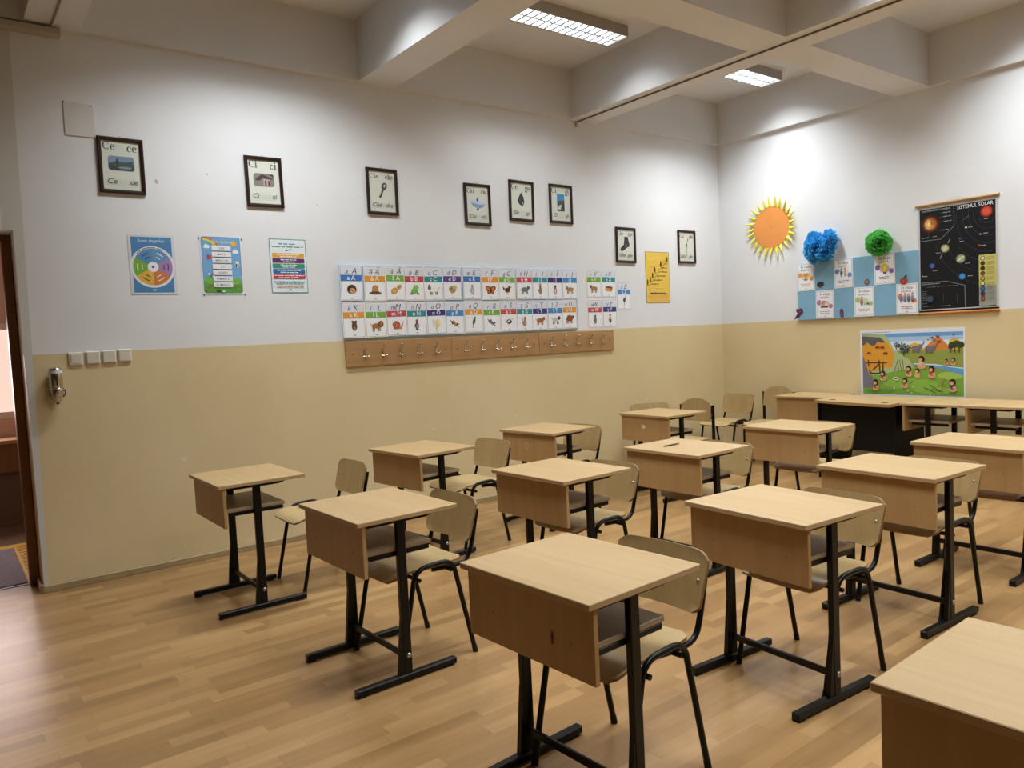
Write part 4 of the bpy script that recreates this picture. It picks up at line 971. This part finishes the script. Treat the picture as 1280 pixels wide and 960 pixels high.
cutout('paper_nut', 'dark brown oval paper nut in the second column of the blue board', 'paper cut-out', py(326), QZ1 - .232, lambda P: (slab(P, oval(.038, .024, 8), .004, '#3a2722'), P.ell(.006, .0, .020, .010, '#5c3328', 8)))
cutout('paper_walnut', 'tan oval paper walnut in the fourth column of the blue board', 'paper cut-out', py(748), QZ1 - .248, lambda P: (slab(P, oval(.028, .020, 55), .004, '#6a4a30'), P.ell(.003, -.002, .021, .012, '#b08a56', 55)))
cutout('paper_apple', 'red paper apple with a dark leaf on the blue board beside the black wall chart', 'paper cut-out', py(1055), QZ1 - .266, lambda P: (slab(P, oval(.034, .031, 0, 20, 0, -.006), .004, '#a83a2c'), P.line([(.004, .020), (.012, .036)], .004, '#2a211c'), P.ell(.018, .038, .016, .007, '#22301f', 35), P.ell(-.008, -.006, .014, .012, '#c25040')))
cutout('paper_plum', 'upright purple paper plum on the lower edge of the blue board', 'paper cut-out', py(520), QZ0 + .052, lambda P: (slab(P, oval(.019, .045, 3), .004, '#5c2a5c'), P.ell(.002, -.006, .010, .028, '#8a4d80', 3)))
cutout('paper_grapes', 'dark purple paper grapes hanging over the lower left corner of the blue board', 'paper cut-out', py(118), QZ0 + .080, lambda P: (slab(P, [(-.040, .040), (-.012, .034), (.010, .046), (.034, .032), (.036, .006), (.020, -.014), (.004, -.020), (-.020, -.048), (-.060, -.070), (-.058, -.052), (-.036, -.026), (-.026, -.004), (-.040, .016)], .004, '#4a2340'), [P.ell(x, y, .012, .012, c) for x, y, c in ((-.014, .022, '#6a3458'), (.010, .024, '#5c2c50'), (.0, .004, '#743c62'), (.022, .010, '#5c2c50'), (-.012, -.012, '#6a3458'))] and None))

# tissue pom-poms
def tissue(name, hexa):
    m, nt, bs = newmat(name); out = nt.nodes['Material Output']
    bs.inputs['Base Color'].default_value = hexc(hexa); bs.inputs['Roughness'].default_value = .5
    tr = N(nt, 'ShaderNodeBsdfTranslucent'); tr.inputs[0].default_value = hexc(hexa); mx = N(nt, 'ShaderNodeMixShader'); mx.inputs[0].default_value = .45
    lk(nt, bs.outputs[0], mx.inputs[1]); lk(nt, tr.outputs[0], mx.inputs[2]); lk(nt, mx.outputs[0], out.inputs['Surface']); return m
def pompom(name, label, y, z, lobes, mat, seed):
    """lobes: (x, y, radius x, radius y, depth, petals, crinkle axis or None)"""
    rr = random.Random(seed); b = MB()
    for ox, oy, rx, ry, dep, n, axis in lobes:
        for k in range(n):
            u = (k + .5) / n; phi = k * 2.39996; ct = 1 - u * 1.08; st = math.sqrt(max(0, 1 - ct * ct))
            d = Vector((st * math.cos(phi), st * math.sin(phi), ct)).normalized()
            ax = Vector((axis, rr.uniform(-.35, .35), .1)) if axis else Vector((rr.uniform(-1, 1), rr.uniform(-1, 1), rr.uniform(-.6, .6)))
            t1 = (ax - d * ax.dot(d)).normalized(); t2 = d.cross(t1)
            if axis: t1, t2 = t2, t1
            ln = rr.uniform(.84, 1.08); w = rr.uniform(.22, .36)
            nu, nv = 6, 3; vs = []; ph = rr.uniform(0, 6)
            for i in range(nu + 1):
                for j in range(nv + 1):
                    s_ = (i / nu - .5) * 2; q = .30 + (ln - .30) * j / nv
                    p = d * q + t1 * (s_ * w * (.35 + .65 * j / nv)) + t2 * (math.sin(ph + i * 2.1) * .085 * j / nv) - d * (s_ * s_ * .10 * j / nv) + d * (rr.uniform(-.05, .05) if j == nv else 0)
                    vs.append((ox + p.x * rx, oy + p.y * ry, max(.002, p.z * dep + .03)))
            b.add(vs, [(i * (nv + 1) + j, (i + 1) * (nv + 1) + j, (i + 1) * (nv + 1) + j + 1, i * (nv + 1) + j + 1) for i in range(nu) for j in range(nv)], mat, False)
    b.lathe([(.012, .0), (.05, .008), (.055, .03), (.03, .05)], mat, 12)
    o = b.build(name, None, (XB - .026, y, z)); o.rotation_euler = (Matrix.Rotation(-PI / 2, 4, 'Z') @ Matrix.Rotation(PI / 2, 4, 'X')).to_euler(); tag(o, label, 'paper pom-pom'); return o
pompom('tissue_pompom', 'crumpled blue tissue paper pom-pom above the left end of the blue board', 4.243, 2.218,
       [(-.062, -.008, .118, .165, .12, 130, .6), (.092, .022, .088, .135, .11, 100, -.6), (.03, -.075, .12, .085, .11, 60, .3)], tissue('blue_tissue', '#58c2f2'), 5)
pompom('tissue_pompom', 'round green tissue paper pom-pom above the light bulb card', 3.652, 2.172, [(0, 0, .124, .122, .12, 260, None)], tissue('green_tissue', '#78d873'), 9)

# solar system wall chart ---------------------------------------------
CY, CZ = 2.992, 1.970
r = empty('wall_chart', (XB - .004, CY, CZ)); r.rotation_euler = (Matrix.Rotation(-PI / 2, 4, 'Z') @ Matrix.Rotation(PI / 2, 4, 'X')).to_euler(); tag(r, 'black solar system wall chart hanging between wooden rods', 'wall chart')
w, h = .658, .960; P = Print(w, h, .001, '#c9c8c6'); BK = '#0d0e12'; x0, x1, y0, y1 = -.312, .312, -.452, .450
P.rect(x0, y0, x1, y1, BK); GR = '#8f9299'
def X(px, yy=None): return x0 + (px - 62) / (628 - 62) * (x1 - x0)
def Y(px, py_): # undo the slant of the photographed sheet
    top = 165 - (px - 62) / 566 * 80; bot = 915 - (px - 62) / 566 * 30
    return y1 - (py_ - top) / (bot - top) * (y1 - y0)
def XY(px, p): return (X(px), Y(px, p))
for k, rad in enumerate((60, 90, 125, 165, 210, 260, 320, 385)):
    pts = []
    for q in range(25):
        a = R(-200 + q * 10 * 1.0); xx, yy = 565 + rad * 1.05 * math.cos(a), 175 - rad * 1.18 * math.sin(a) + rad * .25
        u, v = XY(xx, yy)
        if x0 < u < x1 and y0 + .13 < v < y1 - .05 and not (xx < 330 and yy < 400): pts.append((u, v))
        else:
            if len(pts) > 1: P.line(pts, .0026, '#3d444e')
            pts = []
    if len(pts) > 1: P.line(pts, .0026, '#3d444e')
P.line([XY(62, 398), XY(225, 380), XY(328, 280), XY(328, 130)], .004, GR); P.line([XY(66, 712), XY(265, 697), XY(402, 728), XY(405, 890)], .004, GR)
P.text('SISTEMUL SOLAR', X(352), Y(485, 128) - .014, .046, '#eceef0', 'l', .004, fit=X(612) - X(352))
P.text('STRUCTURA INTERNĂ A SOARELUI', X(80), Y(190, 160) - .008, .020, '#b9bcc2', 'l', .006, fit=X(298) - X(80))
P.text('ECLIPSA SOLARĂ ȘI LUNARĂ', X(76), Y(140, 716) - .008, .016, '#b9bcc2', 'l', .004, fit=X(215) - X(76))
def globe(px, py_, rad, cols):
    u, v = XY(px, py_)
    for k, c in enumerate(cols): P.ell(u, v, rad * (1 - .18 * k), rad * (1 - .18 * k), c, n=28)
    return u, v
u, v = globe(145, 268, .086, ['#2a130c', '#5a2a14', '#b0602c', '#e09a58', '#d98f4a'])
P.sector(u, v, .045, 100, 260, '#d9b46a'); P.ell(u - .010, v, .014, .018, '#f2e2a4'); P.sector(u, v, .04, -20, 80, '#b5702e')
for px, p in ((270, 180), (275, 210), (278, 245), (262, 312)): P.lines(X(px) - .03, X(px) + .035, Y(px, p), .009, '#a9adb4', seed=px); P.line([(X(px) - .035, Y(px, p)), (X(215), Y(215, p + 6))], .0018, '#6a6e76')
P.lines(X(75), X(130), Y(100, 375), .008, '#a9adb4', seed=5); P.lines(X(165), X(205), Y(185, 362), .008, '#a9adb4', seed=6); P.line([XY(133, 325), XY(133, 375)], .0018, '#6a6e76')
globe(565, 175, .054, ['#4a1a12', '#a33424', '#c8482e', '#d2583a'])
u, v = globe(258, 450, .038, ['#6e6c4c', '#a8a676', '#c2c08e']); P.line([XY(218, 528), XY(238, 492)], .007, '#9a9a8e'); P.line([XY(280, 412), XY(298, 376)], .007, '#9a9a8e'); P.line([(u - .012, v - .024), (u + .010, v + .026)], .006, '#dedcb6')
u, v = globe(375, 528, .041, ['#5c6048', '#8d9270', '#a8ad88']); P.line([(u - .028, v - .018), (u + .028, v + .020)], .012, '#d8d9c2')
globe(157, 582, .026, ['#1d2a5a', '#35499a', '#4a62b4']); globe(385, 662, .030, ['#1d4a7a', '#2f76b4', '#4a92cc']); globe(370, 377, .013, ['#2a2a5c', '#4a4a8a']); globe(417, 294, .009, ['#e8e9ee']); globe(520, 345, .010, ['#8a6a4a']); globe(512, 430, .012, ['#5a2018', '#a83a2a']); globe(80, 660, .006, ['#cfd2d8'])
P.line([XY(400, 235), XY(440, 205)], .004, '#6a6e76'); P.ell(*XY(432, 212), .006, .006, '#5a5e66')
for px, p in ((448, 294), (558, 340), (538, 432), (442, 660), (425, 565), (385, 400), (180, 620), (205, 486), (103, 664), (565, 232)): P.lines(X(px) - .018, X(px) + .022, Y(px, p), .007, '#c2c5cb', seed=px)
P.rect(X(508), Y(568, 882), X(630), Y(568, 498), '#c9c36a'); P.rect(X(508), Y(568, 882), X(630), Y(568, 730), '#9a9a92')
for k, c in enumerate(('#e6e2c4', '#4a2a1c', '#3a2c24', '#8a4a2c', '#c9a86a', '#d8d2a8', '#2f6aa8', '#1f3a7a', '#b8482e')):
    px, p = 535, 526 + k * 38; P.ell(X(px), Y(px, p), .019, .019, '#3a2c20'); P.ell(X(px), Y(px, p), .014, .014, c)
    for q in range(3): P.lines(X(565), X(618), Y(590, p + 8 - q * 9), .005, '#7d7a52' if k < 5 else '#66665f', seed=k * 3 + q)
globe(140, 832, .034, ['#1b2732', '#2c3f50', '#3a5064'])
for k in range(9): P.lines(X(80), X(118), Y(100, 870 - k * 13), .006, '#7a7e80', seed=90 + k)
P.lines(X(120), X(370), Y(240, 738), .008, '#6a6e60', seed=77); P.lines(X(80), X(170), Y(120, 890), .007, '#7a7e80', seed=78); P.lines(X(225), X(300), Y(260, 886), .010, '#7a7e80', seed=79)
for px in (245, 350): P.line([XY(px, 790), XY(px, 862)], .003, '#4a4e54')
P.build('printed_sheet', r)
rod = wood('pine_rod', '#b08a5c', '#cba878', 0, .4)
b = MB(); b.tube([(-.345, .487, .008), (.345, .487, .008)], .011, rod, 12); b.build('top_rod', r)
b = MB(); b.tube([(-.338, -.489, .008), (.338, -.489, .008)], .011, plain('orange_rod', '#c07a34', .35), 12); b.box((-.333, -.476, .001), (.333, -.462, .004), M['black']); b.build('bottom_rod', r)
b = MB(); b.tube([(-.10, .496, .01), (-.005, .527, .004), (.005, .527, .004), (.10, .496, .01)], .0016, plain('pale_cord', '#cfc8bc', .7), 6); b.build('hanging_cord', r)

# prehistoric camp poster ----------------------------------------------
SY, SZ, w, h = 3.412, 1.030, .958, .640
P = Print(w, h, .0008, '#e3e4e8'); x0, x1, y0, y1 = -.455, .465, -.302, .280
def U(px): return x0 + (px - 108) / (1192 - 108) * (x1 - x0)
def V(p): return y1 - (p - 140) / (815 - 140) * (y1 - y0)
def pl(pts, c): P.poly([(U(a), V(q)) for a, q in pts], c)
def el(px, p, rx, ry, c, a=0): P.ell(U(px), V(p), rx * .00085, ry * .00086, c, a)
def ln(pts, wd, c): P.line([(U(a), V(q)) for a, q in pts], wd * .00085, c)
pl([(108, 140), (1192, 140), (1192, 340), (108, 340)], '#a9c8e4'); pl([(108, 140), (1192, 140), (1192, 180), (108, 180)], '#6a9fd6'); pl([(400, 230), (1192, 220), (1192, 345), (400, 345)], '#dbe6ee')
pl([(645, 330), (650, 265), (700, 245), (745, 265), (790, 330)], '#e6b23c'); pl([(760, 340), (910, 200), (960, 195), (1100, 340)], '#d98544'); pl([(1040, 300), (1050, 230), (1110, 205), (1192, 260), (1192, 340)], '#e0b040')
pl([(500, 330), (1192, 325), (1192, 600), (500, 600)], '#8f9a46'); pl([(108, 600), (380, 520), (700, 520), (1192, 590), (1192, 815), (108, 815)], '#7fa83e')
el(640, 690, 300, 60, '#8fba48'); el(1060, 600, 130, 40, '#9fc252'); el(880, 760, 200, 40, '#94bd4c'); el(300, 780, 170, 30, '#6f9c38')
pl([(660, 470), (900, 478), (1192, 515), (1192, 600), (1010, 540), (830, 495), (670, 485)], '#5f9fcc'); ln([(680, 474), (900, 484), (1190, 522)], 9, '#e6eef2')
pl([(108, 150), (360, 145), (420, 215), (470, 320), (640, 430), (685, 520), (470, 560), (300, 600), (108, 600)], '#aebb84'); pl([(108, 190), (300, 190), (400, 240), (465, 330), (472, 430), (440, 515), (330, 520), (160, 590), (108, 420)], '#d99a34')
pl([(108, 160), (320, 180), (375, 235), (330, 240), (290, 225), (255, 265), (215, 270), (165, 230), (130, 265), (108, 260)], '#5d5c62'); pl([(108, 380), (150, 470), (170, 560), (240, 650), (225, 745), (108, 745)], '#77727e')
for px, p, s in ((285, 290, 1), (340, 292, 1), (375, 358, 1.1), (185, 352, .9)): el(px, p, 26 * s, 13 * s, '#8a3a1c'); ln([(px - 18, p), (px - 20, p + 24)], 6, '#8a3a1c'); ln([(px + 16, p), (px + 18, p + 24)], 6, '#8a3a1c')
for a, q in (((150, 462), (390, 462)), ((175, 430), (180, 500)), ((300, 430), (310, 580)), ((345, 470), (345, 560)), ((300, 475), (225, 545)), ((180, 545), (210, 580)), ((200, 580), (310, 580))): ln([a, q], 14, '#4a3a2a')
for a, q in (((470, 555), (510, 440)), ((510, 430), (520, 555)), ((530, 430), (550, 550)), ((560, 410), (575, 540))): ln([a, q], 5, '#4a4630')
for px, p, s, c in ((500, 265, 1, '#35506a'), (560, 285, 1.4, '#2f4a2c'), (625, 300, 1.1, '#223a2c'), (585, 335, 1., '#2c4a70')):
    for k in range(7): a = R(k * 51); pl([(px, p - 6), (px + 40 * s * math.cos(a), p + 34 * s * math.sin(a)), (px + 30 * s * math.cos(a + .5), p + 26 * s * math.sin(a + .5))], c)
    ln([(px, p), (px - 4, p + 60 * s)], 8, '#4a3f2c')
for px, p, sgn in ((715, 310, 1), (855, 320, 1)): el(px, p, 48, 30, '#77727a', -14); ln([(px - 30, p), (px - 34, p + 46)], 16, '#6c6770'); ln([(px + 26, p), (px + 24, p + 46)], 16, '#6c6770'); el(px + 44, p - 26, 22, 20, '#77727a'); ln([(px + 56, p - 34), (px + 78, p - 52), (px + 82, p - 84)], 10, '#77727a')
for px, p, s in ((885, 195, .8), (940, 185, 1), (905, 225, .7), (955, 238, .9), (840, 218, .5), (1100, 170, .6)): pl([(px - 22 * s, p - 12 * s), (px + 24 * s, p - 4 * s), (px + 8 * s, p + 18 * s), (px - 12 * s, p + 12 * s)], '#8a4a2c')
for px, p, r_ in ((1085, 280, 38), (1125, 268, 42), (1165, 278, 40), (1070, 300, 26)): el(px, p, r_, r_ * .8, '#2f4426')
for px in (1065, 1108, 1152): ln([(px, 300), (px + 2, 360)], 12, '#5a3d22')
SK = '#d9a07a'
def caveman(px, p, s, hair='#2a1c18', cloth='#7a5230', lean=0):
    el(px, p + 62 * s, 34 * s, 24 * s, SK, lean); el(px + lean * .4, p + 34 * s, 22 * s, 30 * s, cloth, lean); el(px + 14 * s, p + 44 * s, 20 * s, 9 * s, SK, 30); el(px, p, 27 * s, 29 * s, hair); el(px - 8 * s, p + 8 * s, 17 * s, 17 * s, SK)
for a in ((768, 425, 1.25, '#2a1c18', '#c9c8b0'), (632, 525, 1.05), (722, 550, .9, '#5a3a24', '#d8b84a'), (875, 530, 1.15, '#2a1c18', '#b04a34'), (590, 655, 1.0, '#2a1c18', '#8a6a3a'), (345, 580, 1.0, '#3a2620', '#6a4a34'), (262, 680, 1.1, '#2a1c18', '#7a4f2c'), (1085, 668, 1.2, '#1f1820', '#4a4450'), (1025, 440, .55, '#2a1c18', '#3a3030'), (1097, 430, .7, '#2a1c18', '#6a6a3a')): caveman(*a)
el(490, 637, 32, 17, '#e9e9e4'); el(490, 637, 18, 7, '#2a2a2a')
for a, q in (((790, 728), (910, 780)), ((850, 700), (985, 775)), ((640, 690), (680, 660)), ((870, 740), (960, 770))): ln([a, q], 6, '#3a4424')
ln([(1010, 620), (975, 690), (990, 770)], 6, '#a8643a'); P.ring(U(1030), V(690), .034, .038, '#a8643a', 110, 250, 12)
for px, p in ((470, 740), (620, 765), (660, 790), (855, 805), (680, 722)): el(px, p, 9, 7, '#eae6c8')
P.lines(U(108), U(430), V(128), .008, '#7a7e88', seed=4)
tag(P.put('poster', 'B', SY, SZ, .0015), 'colourful prehistoric camp poster with a yellow cave above the black desk', 'poster')

# ------------------------------------------------------------------ hallway things
b = MB(); b.box((-2.2, HY - .40, .73), (1.6, HY - .02, .765), M['rack'], .004); b.box((-2.2, HY - .36, .48), (1.6, HY - .34, .73), M['jamb'])
r = b.build('bench'); tag(r, 'long brown wooden bench below the hallway window', 'bench')
b = MB(); b.box((-2.2, HY - .30, .0), (1.6, HY - .26, .48), plain('grey_brown_bench_panel', '#6a5446', .6)); b.build('back_panel', r)
b = MB(); b.box((-1.8, 5.86, -.0025), (.395, 7.02, .006), plain('grey_mat_fibre', '#8d8790', .95, var=.2, scale=90), 0); tag(b.build('floor_mat'), 'grey floor mat just outside the doorway', 'mat')
b = MB(); ym = plain('yellow_tactile_rubber', '#e0b43a', .6); b.box((.40, 5.86, -.0025), (.80, 7.16, .004), ym); b.box((-1.8, 7.03, -.0025), (.40, 7.16, .004), ym)
for k in range(20): b.box((.42, 5.88 + k * .062, .004), (.78, 5.91 + k * .062, .008), ym, .002)
tag(b.build('tactile_strip'), 'ribbed yellow tactile strip on the hallway floor', 'floor strip')

# ------------------------------------------------------------------ world, camera, view
wd = bpy.data.worlds.new('world'); SC.world = wd; wd.use_nodes = True
wd.node_tree.nodes['Background'].inputs[0].default_value = (.8, .85, 1, 1); wd.node_tree.nodes['Background'].inputs[1].default_value = .05
cam = bpy.data.cameras.new('camera'); co = bpy.data.objects.new('camera', cam); COL.objects.link(co); SC.camera = co
cam.sensor_fit = 'HORIZONTAL'; cam.sensor_width = 36; cam.lens = 952.41 / 1280 * 36; cam.clip_start = .05; cam.clip_end = 60
yaw, pit, rol = R(52.81164), R(-3.51748), R(-2.77513)
fwd = Vector((math.cos(yaw) * math.cos(pit), math.sin(yaw) * math.cos(pit), math.sin(pit))); rt = Vector((math.sin(yaw), -math.cos(yaw), 0)); up = rt.cross(fwd)
r2 = rt * math.cos(rol) + up * math.sin(rol); u2 = up * math.cos(rol) - rt * math.sin(rol)
m = Matrix((r2, u2, -fwd)).transposed().to_4x4(); m.translation = (0, 0, 1.45); co.matrix_world = m
SC.view_settings.view_transform = 'Standard'; SC.view_settings.look = 'None'; SC.view_settings.gamma = 1; SC.view_settings.use_curve_mapping = False
SC.view_settings.exposure = 0.0
SC.cycles.use_denoising = True
SC.cycles.max_bounces = 8; SC.cycles.diffuse_bounces = 5; SC.cycles.sample_clamp_indirect = 6
bpy.context.view_layer.update()
